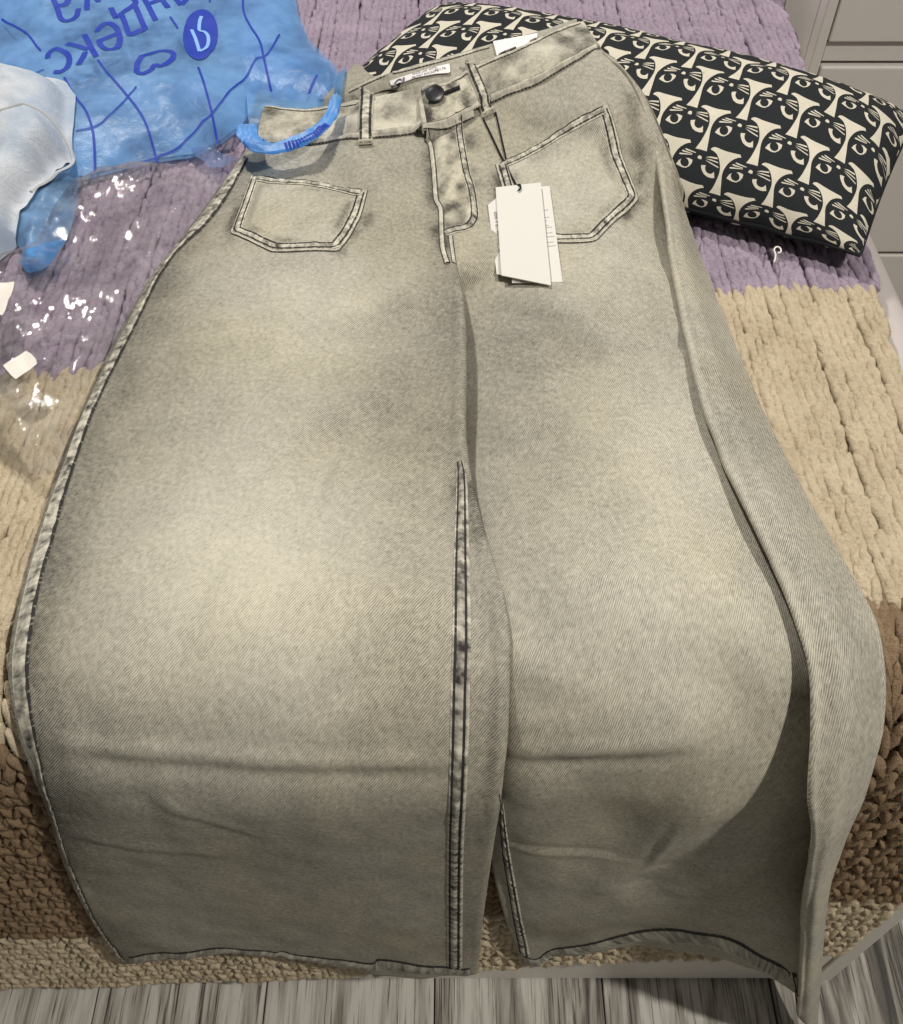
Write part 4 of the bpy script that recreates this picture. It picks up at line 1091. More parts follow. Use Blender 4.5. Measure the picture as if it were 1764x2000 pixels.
def rim(name, half_w, half_d, z, rad, mat, parent):
    """piped seam round the pillow's edge"""
    t = np.linspace(0, 1, 260, endpoint=False)
    per = []
    for a in t * 4:
        k, f = int(a), a - int(a)
        co = [(-1, -1), (1, -1), (1, 1), (-1, 1)]
        p0, p1 = co[k], co[(k + 1) % 4]
        per.append((p0[0] + (p1[0] - p0[0]) * f, p0[1] + (p1[1] - p0[1]) * f))
    per = np.array(per)
    p, q = per[:, 0] * half_w, per[:, 1] * half_d
    q = q * (1 - 0.035 * (np.abs(2 * p / PIL_W) ** 2) * (1 - np.abs(2 * p / PIL_W) ** 6))
    p = p * (1 - 0.012 * np.cos(q / PIL_D * math.pi))
    c, s = math.cos(PIL_ROT), math.sin(PIL_ROT)
    ctr = np.stack([PIL_C[0] + p * c - q * s, PIL_C[1] + p * s + q * c, np.full(len(p), Z_TOP + z) + 0.001 * noise(t * 90, 0 * t)], -1)
    tan = np.roll(ctr, -1, 0) - np.roll(ctr, 1, 0)
    tan /= np.linalg.norm(tan, axis=1)[:, None]
    up = np.array([0, 0, 1.0]); sd = np.cross(tan, up)
    ang = np.linspace(0, 2 * math.pi, 8, endpoint=False)
    V = ctr[:, None] + rad * (np.cos(ang)[None, :, None] * sd[:, None] + np.sin(ang)[None, :, None] * up)
    n_, m_ = V.shape[:2]
    F = [(i * m_ + j, ((i + 1) % n_) * m_ + j, ((i + 1) % n_) * m_ + (j + 1) % m_, i * m_ + (j + 1) % m_) for i in range(n_) for j in range(m_)]
    me = pydata(name, V.reshape(-1, 3), F)
    set_uv(me, V.reshape(-1, 3)[:, :2])
    return link(name, me, mat, parent)


rim('edge_seam', PIL_W / 2 - 0.001, PIL_D / 2 - 0.001, 0.0155, 0.0018, bpy.data.materials['black_print'], pillow)

# ------------------------------------------------------------------ jeans: seams, pockets, fly, loops
def loft(name, A, B, prof, off, mat, parent, step=0.0016, pucker=0.0, bvh=None, freq=170, even=0):
    bvh = bvh or BVH_J
    nA = polyline(A, 0.004)[1][-1]
    N = max(6, int(nA / step))
    ta = np.linspace(0, 1, N)
    def res(Q):
        Q = catmull(np.asarray(Q, float), np.linspace(0, len(Q) - 1, 400)) if len(Q) > 2 else np.asarray(Q, float)
        d = np.r_[0, np.cumsum(np.linalg.norm(np.diff(Q, axis=0), axis=1))]
        return np.stack([np.interp(ta * d[-1], d, Q[:, k]) for k in range(2)], -1)
    a, b = res(A), res(B)
    prof = np.asarray(prof, float)
    K = len(prof)
    u = np.linspace(0, 1, K)
    G = a[:, None] * (1 - u[None, :, None]) + b[:, None] * u[None, :, None]
    H = drape(bvh, G[..., 0], G[..., 1]).reshape(N, K)
    # bridge the odd miss at a panel edge
    med = np.median(H, axis=1, keepdims=True)
    H = np.where(np.abs(H - med) > 0.006, med, H)
    if even:
        pad = np.pad(H, ((even, even), (0, 0)), 'edge')
        H = np.stack([np.convolve(pad[:, c], np.ones(2 * even + 1) / (2 * even + 1), 'valid') for c in range(K)], 1)
    v = np.linspace(0, nA, N)
    pk = 1 + pucker * noise(v * freq, 0 * v, 1.3)[:, None]
    H = H + off + prof[None] * pk
    V = P(G[..., 0], G[..., 1], H)
    uv = np.stack([np.broadcast_to(u[None], (N, K)), np.broadcast_to(v[:, None], (N, K))], -1)
    me = grid_mesh(name, V, uv)
    if len(me.polygons):
        c = np.zeros(3)
        for p in list(me.polygons)[:50]:
            c += np.array(p.normal)
        if c @ NRM(G[0, 0, 1]) < 0:
            me.flip_normals()
    return link(name, me, mat, parent)


def offset_path(Q, d):
    Q = np.asarray(Q, float)
    t = np.gradient(Q, axis=0)
    t /= np.linalg.norm(t, axis=1)[:, None] + 1e-12
    n_ = np.stack([-t[:, 1], t[:, 0]], -1)
    return Q + n_ * d


def ribbon(name, Q, w, prof, off, mat, parent, **kw):
    Q = polyline(Q, 0.004, kw.pop('spline', True))[0]
    return loft(name, offset_path(Q, -w / 2), offset_path(Q, w / 2), prof, off, mat, parent, **kw)


mm = 0.001
FELL = np.array([0, 0.9, 0.4, 1.1, 1.6, 1.6, 1.1, 0.4, 1.5, 1.2, 0.0]) * mm
TOPST = np.array([0, 0.8, 0.25, 1.0, 1.2, 1.0, 0.25, 0.8, 0.0]) * mm
RIDGE = np.array([0, 1.2, 1.8, 1.6, 0.9, 0.1]) * mm
EDGE = np.array([0.2, 0.7, 0.9, 1.1, 1.9, 2.1, 1.5, 0.2]) * mm
FLAT = np.array([0.0, 0.5, 0.7, 0.7, 0.5, 0.0]) * mm

loft('side_seam', PA['side_a'], PA['side_b'], EDGE, 0.0003, M_SIDE, jeans, pucker=0.5)
loft('inseam', PA['inseam_a'], PA['inseam_b'], FELL, 0.0002, M_FELL, jeans, pucker=0.4)
loft('inseam', PA['inseamr_a'], PA['inseamr_b'], FELL, 0.0002, M_FELL, jeans, pucker=0.4)
loft('hem', PA['hem_a'], PA['hem_b'], np.array([0, 0.2, 1.0, 1.4, 1.5, 1.2, 0.3]) * mm, 0.0002, M_HEM, jeans, pucker=0.4)
loft('hem', PA['hemr_a'], PA['hemr_b'], np.array([0, 0.2, 1.0, 1.4, 1.5, 1.2, 0.3]) * mm, 0.0002, M_HEM, jeans, pucker=0.4)
for k in ('seam_l', 'seam_r'):
    ribbon('waist_seam', PA[k], 0.0056, RIDGE, 0.0008, M_PIPE, jeans, pucker=0.35, even=4)
for k in ('top_l', 'top_r', 'top_b'):
    ribbon('band_edge', PA[k], 0.0042, RIDGE * 0.6, 0.0002, M_PIPE, jeans, pucker=0.3)


def denim_patch(name, outline, off, washf, twill, parent, sp=0.0028, bulge=0.0):
    V2, F, o = sheet2d(np.asarray(outline), sp)
    H = drape(BVH_J, V2[:, 0], V2[:, 1])
    d = poly_dist(V2[:, 0], V2[:, 1], o)
    H = H + off * smooth(-0.0005, 0.0022, d) + bulge * smooth(0.002, 0.02, d) + 0.0007 * fbm(V2[:, 0] * 60, V2[:, 1] * 60, 2.0) * smooth(0.002, 0.01, d)
    V3 = P(V2[:, 0], V2[:, 1], H)
    me = pydata(name, V3, F)
    c, s = math.cos(twill), math.sin(twill)
    set_uv(me, np.stack([V2[:, 0] * c + V2[:, 1] * s, -V2[:, 0] * s + V2[:, 1] * c], -1))
    at = me.attributes.new('wash', 'FLOAT', 'POINT')
    at.data.foreach_set('value', np.asarray(washf(V2[:, 0], V2[:, 1], d), np.float32))
    return link(name, me, M_DENIM, parent), V2


def inset(poly, d):
    poly = np.asarray(poly, float)
    n_ = len(poly)
    area = 0.5 * sum(poly[i][0] * poly[(i + 1) % n_][1] - poly[(i + 1) % n_][0] * poly[i][1] for i in range(n_))
    sg = 1 if area > 0 else -1
    out = []
    for i in range(n_):
        a, b, c = poly[i - 1], poly[i], poly[(i + 1) % n_]
        t1 = (b - a) / np.linalg.norm(b - a); t2 = (c - b) / np.linalg.norm(c - b)
        n1 = sg * np.array([-t1[1], t1[0]]); n2 = sg * np.array([-t2[1], t2[0]])
        m = n1 + n2
        m = m / max(0.35, (m @ m) / 2 * 1.0) if True else m
        out.append(b + m * d)
    return np.array(out)


wp = lambda x, s, d: 0.62 + 0.10 * fbm(x * 20, s * 20, 1.0) - 0.30 * np.exp(-((d - 0.0125) / 0.0035) ** 2) * (0.5 + 0.8 * noise(x * 70, s * 70))
for key, ntop, tw in (('pocket_l', 4, 50), ('pocket_r', 3, 30)):
    pol = PA[key]
    pk, _ = denim_patch('pocket', pol, 0.0018, wp, math.radians(tw), jeans)
    tag(pk, 'patch pocket with dark double stitching')
    bv = bvh_of([pk])
    ins = inset(pol, 0.0048)
    u = np.vstack([ins[ntop - 1:], ins[:1]])
    # straight runs so that the corners stay crisp
    ribbon('topstitching', u, 0.0078, TOPST * 1.15, 0.0003, M_POCKET, pk, spline=False, pucker=0.5, bvh=bv)
    ribbon('topstitching', ins[:ntop], 0.0078, TOPST * 1.15, 0.0006, M_POCKET, pk, pucker=0.5, bvh=bv)
    rp = np.vstack([pol[ntop - 1:], pol[:1]])
    ribbon('pocket_edge', inset(pol, 0.0007)[list(range(ntop - 1, len(pol))) + [0]], 0.0024, np.array([0.2, 0.9, 0.9, 0.2]) * mm, 0.0004, M_PIPE, pk, spline=False)

wf = lambda x, s, d: 0.46 + 0.70 * fbm(x * 120, s * 80, 3.0)
fly, _ = denim_patch('fly', PA['fly'], 0.0012, wf, math.radians(20), jeans, bulge=0.002)
tab, _ = denim_patch('waistband_tab', PA['fly_tab'], 0.0016, lambda x, s, d: 0.40 + 1.1 * fbm(x * 95, s * 60, 5.0), math.radians(80), jeans, bulge=0.0015)
B2 = bvh_of([pan_left, pan_right, pan_bandl, pan_bandr, fly, tab])
ribbon('waist_seam', PA['seam_m'], 0.0056, RIDGE, 0.0010, M_PIPE, jeans, bvh=B2, pucker=0.3, even=6)
ribbon('fly_edge', PA['fly_edge'], 0.0048, RIDGE * 0.9, 0.0003, M_PIPE, fly, bvh=B2)
ribbon('topstitching', PA['fly_j'], 0.0068, TOPST * 0.8, 0.0002, M_FLY, fly, bvh=B2, pucker=0.5)
ribbon('topstitching', PA['fly_low'], 0.0040, RIDGE * 0.5, 0.0002, M_PIPE, fly, bvh=B2)

M_BAR = mat_plain('pale_bar_tack', (0.46, 0.43, 0.34), 0.9, 0.1, 900, 0.35, 0.5)
loops = []
for key in ('loop_l', 'loop_r'):
    c4 = PA[key]
    A = np.array([c4[0], c4[3]]); B = np.array([c4[1], c4[2]])
    A = A[0] + (A[1] - A[0]) * np.linspace(0, 1, 6)[:, None]; B = B[0] + (B[1] - B[0]) * np.linspace(0, 1, 6)[:, None]
    lp = loft('belt_loop', A, B, np.array([-1.0, 1.6, 2.6, 2.2, 2.6, 2.7, 2.6, 2.2, 2.6, 1.6, -1.0]) * mm, 0.0016, M_POCKET, jeans, bvh=B2, pucker=0.12)
    loops.append(lp)
    for ee in (0, -1):
        m0, m1 = A[ee], B[ee]
        dirv = (A[1] - A[0]) / np.linalg.norm(A[1] - A[0]) * (0.0018 if ee == 0 else -0.0018)
        loft('bar_tack', np.array([m0 + dirv * 1.9, m1 + dirv * 1.9]), np.array([m0, m1]), np.array([2.6, 3.3, 3.5, 3.0, 0.2]) * mm, 0.0016, M_BAR, lp, bvh=B2)
B3 = bvh_of([pan_left, pan_right, pan_side, pan_bandl, pan_bandr, pan_back, fly, tab] + loops)


def surf_point(bvh, xs, off):
    h = drape(bvh, [xs[0]], [xs[1]], off)[0]
    return Vector(P(xs[0], xs[1], h)), Vector(NRM(xs[1]))


# button: dished disc with a raised rim on a short shank
bp, bn = surf_point(B3, PA['button'][0], 0.0)
TB = Matrix.Rotation(math.radians(32), 3, 'X')
bp = bp + Vector((0, -0.001, 0.002))
prof_b = [(0.0, 0.0032), (0.0030, 0.0030), (0.0056, 0.0034), (0.0068, 0.0042), (0.0078, 0.0040), (0.0083, 0.0030), (0.0078, 0.0018), (0.0040, 0.0010), (0.0038, -0.001)]
seg = 28
V = []
for r, z in prof_b[1:]:
    for j in range(seg):
        a = 2 * math.pi * j / seg
        V.append(tuple(bp + TB @ Vector((r * math.cos(a), r * math.sin(a), z))))
V.append(tuple(bp + TB @ Vector((0, 0, prof_b[0][1]))))
F = []
for i in range(len(prof_b) - 2):
    for j in range(seg):
        F.append((i * seg + j, i * seg + seg + j, i * seg + seg + (j + 1) % seg, i * seg + (j + 1) % seg))
F += [(len(V) - 1, j, (j + 1) % seg) for j in range(seg)]
M_METAL = mat_plain('black_metal', (0.012, 0.012, 0.014), 0.42, 0.5, 200, 0.3)
link('button', pydata('button', V, F), M_METAL, jeans)
M_THREAD = mat_plain('black_thread', (0.016, 0.015, 0.015), 0.85, 0.2, 900, 0.4, 0.6)
ribbon('buttonhole', PA['buttonhole'], 0.0046, np.array([0, 1.4, 1.8, 0.4, 1.8, 1.4, 0]) * mm, 0.0008, M_THREAD, tab, bvh=B3, pucker=0.4, freq=700)

# ------------------------------------------------------------------ labels sewn in the waistband
M_LABEL = mat_plain('white_satin_label', (0.80, 0.76, 0.76), 0.55, 0.3, 500, 0.05)
M_INK = mat_plain('grey_ink', (0.10, 0.10, 0.11), 0.8, 0.1)


def thin_sheet(name, outline, off, mat, parent, bvh, sp=0.003, curl=0.0, thick=0.0004):
    V2, F, o = sheet2d(np.asarray(outline), sp)
    H = drape(bvh, V2[:, 0], V2[:, 1], off) + curl
    n_ = len(V2)
    V3 = np.vstack([P(V2[:, 0], V2[:, 1], H), P(V2[:, 0], V2[:, 1], H - thick)])
    F = [tuple(f) for f in F]
    cnt = {}
    for f in F:
        for a, b in zip(f, f[1:] + f[:1]):
            cnt[(a, b)] = 1
    walls = [(a, a + n_, b + n_, b) for (a, b) in cnt if (b, a) not in cnt]
    F2 = F + [tuple(i + n_ for i in f[::-1]) for f in F] + walls
    return link(name, pydata(name, V3, F2), mat, parent, smooth_shade=False)


BK = bvh_of([pan_back])
lab = thin_sheet('size_label', PA['label'], 0.0024, M_LABEL, jeans, BK)
labb = thin_sheet('care_label', PA['label_back'], 0.0026, M_LABEL, jeans, B3)


def text_on(name, body, size, org, dirv, bvh, off, mat, parent, align='LEFT', bold=0.0):
    cu = bpy.data.curves.new(name, 'FONT')
    cu.body = body
    cu.size = size
    cu.offset = bold
    cu.resolution_u = 3
    cu.align_x = align
    ob = bpy.data.objects.new(name, cu)
    COL.objects.link(ob)
    dg = bpy.context.evaluated_depsgraph_get()
    me = bpy.data.meshes.new_from_object(ob.evaluated_get(dg))
    bpy.data.objects.remove(ob); bpy.data.curves.remove(cu)
    co = np.array([v.co[:] for v in me.vertices])
    d = np.asarray(dirv, float); d /= np.linalg.norm(d)
    nrm = np.array([-d[1], d[0]])
    xy = np.asarray(org)[None] + co[:, :1] * d[None] + co[:, 1:2] * nrm[None]
    H = drape(bvh, xy[:, 0], xy[:, 1], off)
    V = P(xy[:, 0], xy[:, 1], H)
    me.vertices.foreach_set('co', V.reshape(-1).astype(np.float32))
    me.update()
    me.materials.clear()
    return link(name, me, mat, parent, smooth_shade=False)


bl_ = bvh_of([lab])
l0, l1 = PA['label_dir']
ld = (l1 - l0); Ln = np.linalg.norm(ld); ld = ld / Ln; lnm = np.array([-ld[1], ld[0]])
text_on('lettering', 'GJ', 0.0105, l0 + ld * 0.000 - lnm * 0.0040, ld, bl_, 0.0003, M_INK, lab, bold=0.0002)
for i, tx in enumerate(('WIDE LEG WITH', 'FRONT POCKETS', 'HIGH WAIST')):
    text_on('lettering', tx, 0.0030, l0 + ld * 0.0165 + lnm * (0.0026 - i * 0.0033), ld, bl_, 0.0003, M_INK, lab)
text_on('lettering', '44/176', 0.0036, l0 + ld * (Ln - 0.0105) - lnm * 0.0000, ld, bl_, 0.0003, M_INK, lab)

# ------------------------------------------------------------------ hang tag: three cards on a black cord
M_CARD = mat_plain('white_card', (0.70, 0.675, 0.63), 0.75, 0.25, 900, 0.03)
ht = empty('hang_tag', 'white cardboard hang tag of stacked cards on a black cord, lying on the jeans', 'tag')


def card(name, poly, offs, thick, parent, mat):
    poly = np.asarray(poly)
    h0 = drape(B3, poly[:, 0], poly[:, 1])
    A_ = np.c_[poly, np.ones(len(poly))]
    co, *_ = np.linalg.lstsq(A_, h0, rcond=None)
    cx, cs = poly.mean(0)
    gx, gs = np.meshgrid(np.linspace(poly[:, 0].min(), poly[:, 0].max(), 12), np.linspace(poly[:, 1].min(), poly[:, 1].max(), 16))
    k = inside(gx, gs, poly)
    dev = drape(B3, gx[k], gs[k]) - np.c_[gx[k], gs[k], np.ones(k.sum())] @ co
    co[2] += max(0, np.percentile(dev, 92)) + offs
    f = lambda Q: np.c_[Q, np.ones(len(Q))] @ co
    top = P(poly[:, 0], poly[:, 1], f(poly)); bot = P(poly[:, 0], poly[:, 1], f(poly) - thick)
    n_ = len(poly)
    F = [tuple(range(n_)), tuple(range(2 * n_ - 1, n_ - 1, -1))] + [(i, n_ + i, n_ + (i + 1) % n_, (i + 1) % n_) for i in range(n_)]
    me = pydata(name, np.vstack([top, bot]), F)
    bm = bmesh.new(); bm.from_mesh(me); bmesh.ops.recalc_face_normals(bm, faces=bm.faces); bm.to_mesh(me); bm.free()
    return link(name, me, mat, parent, smooth_shade=False), f


c1, f1 = card('card', PA['tag_left'], 0.0006, 0.0005, ht, M_CARD)
c2, f2 = card('card', PA['tag_right'], 0.0016, 0.0005, ht, M_CARD)
c3, f3 = card('card', PA['tag_front'], 0.0040, 0.0006, ht, M_CARD)


def dashes(name, rects, f, off, mat, parent):
    V, F = [], []
    for (c, d, n_, w, h) in rects:
        q = np.array([c - d * w / 2 - n_ * h / 2, c + d * w / 2 - n_ * h / 2, c + d * w / 2 + n_ * h / 2, c - d * w / 2 + n_ * h / 2])
        k = len(V)
        V += list(P(q[:, 0], q[:, 1], f(q) + off))
        F.append((k, k + 1, k + 2, k + 3))
    return link(name, pydata(name, V, F), mat, parent, smooth_shade=False)


M_PRINT = mat_plain('pale_grey_print', (0.42, 0.41, 0.40), 0.8, 0.1)
tl = PA['tag_left']
d_ = (tl[5] - tl[0]); d_ /= np.linalg.norm(d_); n_ = np.array([-d_[1], d_[0]])
if n_[0] < 0: n_ = -n_
rr = []
random.seed(2)
t = 0.010
while t < 0.062:
    gap = random.choice([0.0012, 0.0012, 0.0012, 0.0026])
    rr.append((tl[0] + d_ * t + n_ * 0.0050, d_, n_, 0.0006, random.choice([0.0022, 0.0028, 0.0018])))
    t += gap
dashes('print', rr, f1, 0.0003, M_PRINT, c1)
tr = PA['tag_right']
d_ = (tr[2] - tr[1]); d_ /= np.linalg.norm(d_); n_ = np.array([-d_[1], d_[0]])
if n_[0] > 0: n_ = -n_
rr = []
for t, w in ((0.030, 0.004), (0.039, 0.004), (0.043, 0.002), (0.049, 0.0025), (0.0515, 0.005), (0.058, 0.005), (0.0625, 0.006), (0.069, 0.005), (0.0735, 0.006)):
    for q in np.arange(0, w, 0.0011):
        rr.append((tr[1] + d_ * t + n_ * (0.0075 - q), n_, d_, 0.0008, 0.0007))
dashes('print', rr, f2, 0.0003, M_PRINT, c2)


def cord(name, pts, rad, mat, parent, seg=7):
    pts = np.asarray(pts, float)
    pts = catmull(pts, np.linspace(0, len(pts) - 1, (len(pts) - 1) * 10 + 1)) if len(pts) > 2 else pts
    tan = np.gradient(pts, axis=0); tan /= np.linalg.norm(tan, axis=1)[:, None] + 1e-12
    up = np.array([0, -0.3, 1.0]); sd = np.cross(tan, up); sd /= np.linalg.norm(sd, axis=1)[:, None] + 1e-9
    u2 = np.cross(sd, tan)
    ang = np.linspace(0, 2 * math.pi, seg, endpoint=False)
    rad = np.broadcast_to(np.asarray(rad, float), (len(pts),))
    V = pts[:, None] + rad[:, None, None] * (np.cos(ang)[None, :, None] * sd[:, None] + np.sin(ang)[None, :, None] * u2[:, None])
    n_ = len(pts)
    F = [(i * seg + j, (i + 1) * seg + j, (i + 1) * seg + (j + 1) % seg, i * seg + (j + 1) % seg) for i in range(n_ - 1) for j in range(seg)]
    F += [tuple(range(seg))[::-1], tuple((n_ - 1) * seg + j for j in range(seg))]
    return link(name, pydata(name, V.reshape(-1, 3), F), mat, parent)


BT_ = bvh_of([pan_left, pan_right, pan_bandr, fly] + loops + [c1, c2, c3])
for k in ('cord_a', 'cord_b'):
    q = polyline(PA[k], 0.004)[0]
    h = drape(BT_, q[:, 0], q[:, 1], 0.0009)
    h = np.maximum(h, np.convolve(np.pad(h, 3, 'edge'), np.ones(7) / 7, 'valid'))
    cord('cord', P(q[:, 0], q[:, 1], h + 0.0006), 0.00075, M_THREAD, ht)

# ------------------------------------------------------------------ blue carrier bag
def mat_film(name, base, tint, lo, hi, rough=0.22, nscale=16, spec=0.3, gloss=0.35):
    t = NT(name)
    g = t.geo()
    n1 = t.noise(g, nscale, 3.0, 0.6)
    n2 = t.noise(g, 90, 4.0, 0.6, 1.5)
    bm_ = t.bump(t.math('ADD', n2, t.math('MULTIPLY', n1, 2.0)), 0.22, 0.004)
    t.set(Base_Color=base, Roughness=rough, Specular_IOR_Level=spec, Normal=bm_)
    tr_ = t.n('ShaderNodeBsdfTransparent'); t.put(tr_.inputs[0], tint)
    tl_ = t.n('ShaderNodeBsdfTranslucent'); t.put(tl_.inputs[0], base)
    m1 = t.n('ShaderNodeMixShader'); m1.inputs[0].default_value = 0.45
    t.t.links.new(t.b.outputs[0], m1.inputs[1]); t.t.links.new(tl_.outputs[0], m1.inputs[2])
    m2 = t.n('ShaderNodeMixShader')
    t.put(m2.inputs[0], t.ramp(n1, 0.3, 0.7, lo, hi))
    t.t.links.new(tr_.outputs[0], m2.inputs[1]); t.t.links.new(m1.outputs[0], m2.inputs[2])
    gl = t.n('ShaderNodeBsdfGlossy'); gl.inputs['Roughness'].default_value = rough * 0.8
    t.t.links.new(bm_, gl.inputs['Normal'])
    lw = t.n('ShaderNodeLayerWeight'); lw.inputs[0].default_value = 0.35
    m3 = t.n('ShaderNodeMixShader')
    t.put(m3.inputs[0], t.ramp(lw.outputs['Fresnel'], 0.0, 1.0, 0.012, gloss))
    t.t.links.new(m2.outputs[0], m3.inputs[1]); t.t.links.new(gl.outputs[0], m3.inputs[2])
    t.t.links.new(m3.outputs[0], t.out.inputs['Surface'])
    return t.m


M_BAG = mat_film('blue_bag_film', (0.31, 0.60, 1.0), (0.80, 0.90, 1.0), 0.28, 0.80, rough=0.42, spec=0.12)
M_BAGD = mat_film('gathered_blue_film', (0.15, 0.50, 1.0), (0.55, 0.75, 1.0), 0.50, 0.88, rough=0.70, spec=0.05, gloss=0.10)
M_BAGC = mat_film('sheer_blue_film', (0.30, 0.44, 0.75), (0.80, 0.86, 0.96), 0.18, 0.45)
M_BINK = mat_plain('blue_print_ink', (0.012, 0.040, 0.36), 0.6, 0.25)


def support(bvhs, x, s):
    return np.nan_to_num(top_height(bvhs, x, s), nan=0.0)


def film_sheet(name, outline, hfun, mat, parent, sp=0.004, bvhs=(), clear=0.004):
    V2, F, o = sheet2d(np.asarray(outline), sp)
    d = poly_dist(V2[:, 0], V2[:, 1], o)
    h = hfun(V2[:, 0], V2[:, 1], d)
    if bvhs:
        h = np.maximum(h, support(bvhs, V2[:, 0], V2[:, 1]) + clear)
    me = pydata(name, P(V2[:, 0], V2[:, 1], h), F)
    set_uv(me, V2)
    return link(name, me, mat, parent)


bag = empty('carrier_bag', 'translucent blue plastic carrier bag with dark blue lettering, at upper left', 'bag')


def h_bag(x, s, d):
    body = 0.007 + 0.024 * (1 - np.exp(-d / 0.05))
    big = 0.006 * ridged(x * 7 + 2, s * 6, 1.0, 2) * smooth(0, 0.03, d)
    cr = 0.0026 * ridged(x * 20 + 3 * s, s * 16 - 6 * x, 2.0, 4) * smooth(0, 0.01, d)
    return np.maximum(0.003, body + big + cr)


bag_top = film_sheet('front_film', PA['bag_body'], h_bag, M_BAG, bag, 0.0036, BVH_J, 0.006)
film_sheet('back_film', PA['bag_body'], lambda x, s, d: 0.003 + 0.006 * (1 + ridged(x * 18, s * 16, 4.0, 3)) * smooth(0, 0.02, d), M_BAG, bag, 0.006, BVH_J, 0.0025)
film_sheet('back_film', PA['bag_back'], lambda x, s, d: 0.010 + 0.006 * ridged(x * 22, s * 22, 5.0, 3), M_BAG, bag, 0.004, (), 0.003)
bag_tail = film_sheet('loose_corner', PA['bag_tail'], lambda x, s, d: 0.006 + 0.006 * (1 - np.exp(-d / 0.012)) + 0.005 * (1 + ridged(x * 34, s * 26, 6.0, 3)) * smooth(0, 0.008, d), M_BAG, bag, 0.003)
film_sheet('gathered_tip', PA['bag_tip'], lambda x, s, d: 0.010 + 0.003 * (1 - np.exp(-d / 0.01)) + 0.005 * (1 + ridged(x * 70, s * 45, 9.0, 3)) * smooth(0, 0.006, d), M_BAGD, bag, 0.0026)
film_sheet('loose_scrap', PA['bag_flap'], lambda x, s, d: 0.010 + 0.004 * ridged(x * 40, s * 30, 8.0, 3), M_BAGC, bag, 0.003, BVH_J, 0.003)

# carrying handle: gathered, flattened tube of film arching over the jeans' waist
hp, hl = polyline(PA['bag_handle'], 0.0014)
N = len(hp)
tt = np.linspace(0, 1, N)
hh = np.interp(tt, [0, 0.25, 0.6, 0.85, 1.0], [0.030, 0.036, 0.044, 0.044, 0.046])
wid = np.interp(tt, [0, 0.2, 0.5, 0.62, 1.0], [0.0095, 0.0078, 0.0078, 0.0062, 0.0050])
tg = np.gradient(hp, axis=0); tg /= np.linalg.norm(tg, axis=1)[:, None]
nm = np.stack([-tg[:, 1], tg[:, 0]], -1)
K = 22
ang = np.linspace(0, 2 * math.pi, K, endpoint=False)
gx = np.cos(ang)[None] * (1 + 0.16 * noise(np.cos(ang)[None] * 3 + tt[:, None] * 16, np.sin(ang)[None] * 3, 2.0))
off2 = hp[:, None] + nm[:, None] * (wid[:, None] * gx)[..., None]
hz = hh[:, None] + 0.0022 * np.sin(ang)[None] * (1 + 0.5 * noise(np.cos(ang)[None] * 5, np.sin(ang)[None] * 5 + tt[:, None] * 5, 4.0)) + 0.0026 * ridged(np.cos(ang)[None] * 4.0, tt[:, None] * 7, 1.0, 3)
Vh = P(off2[..., 0], off2[..., 1], hz)
F = [(i * K + j, (i + 1) * K + j, (i + 1) * K + (j + 1) % K, i * K + (j + 1) % K) for i in range(N - 1) for j in range(K)]
handle = link('handle', pydata('handle', Vh.reshape(-1, 3), F), M_BAGD, bag)
bh = bvh_of([handle])

B_BAG = bvh_of([bag_top])


def print_line(name, Q, w, parent=bag_top, bvh=None, off=0.0010, mat=None, step=0.002, spline=True):
    bvh = bvh or B_BAG
    Q = polyline(Q, step, spline)[0]
    if len(Q) < 3:
        Q = Q[0] + (Q[-1] - Q[0]) * np.linspace(0, 1, 4)[:, None]
    a, b = offset_path(Q, -w / 2), offset_path(Q, w / 2)
    u = np.linspace(0, 1, 4)
    G = a[:, None] * (1 - u[None, :, None]) + b[:, None] * u[None, :, None]
    H = drape(bvh, G[..., 0], G[..., 1]).reshape(G.shape[:2])
    med = np.median(H, axis=1, keepdims=True)
    H = np.where(np.abs(H - med) > 0.008, med, H) + off
    return link(name, grid_mesh(name, P(G[..., 0], G[..., 1], H)), mat or M_BINK, parent)


for k in ('L1', 'L2', 'L3', 'L4', 'L5', 'L6', 'L7', 'L8', 'L9', 'L10', 'L11'):
    print_line('printed_line', PA['pr_' + k], 0.0021 if k not in ('L3', 'L7') else 0.0016)
for k in ('c', 'k1', 'k2', 'k3', 'e1', 'e2', 'd1', 'd2', 'n1', 'n2', 'n3', 'ya', 'a1', 'a2', 'kk1', 'kk2'):
    print_line('letter_stroke', PA['pr_' + k], 0.0056, spline=k in ('c', 'e1', 'a1', 'a2'))
print_line('heart_mark', PA['pr_heart'], 0.0052)
V2, F, o = sheet2d(PA['pr_ring'], 0.003)
hd = drape(B_BAG, V2[:, 0], V2[:, 1], 0.0010)
link('round_mark', pydata('round_mark', P(V2[:, 0], V2[:, 1], hd), F), M_BINK, bag_top)
M_LITE = mat_plain('pale_blue_print', (0.22, 0.42, 0.80), 0.45, 0.35)
for k in ('r1', 'r2'):
    print_line('letter_stroke', PA['pr_' + k], 0.0034, off=0.0016, mat=M_LITE)
hq = polyline(PA['bag_hatch'], 0.0030)[0]
for a, b in zip(hq[:-1], hq[1:]):
    m = a + (b - a) * 0.72
    print_line('handle_mark', np.array([a, m]), 0.0075, parent=handle, bvh=bh, off=0.0007, spline=False)

# ------------------------------------------------------------------ pale folded garment
garment = empty('folded_garment', 'pale washed denim garment folded on the blue bag, at the left edge', 'clothing')


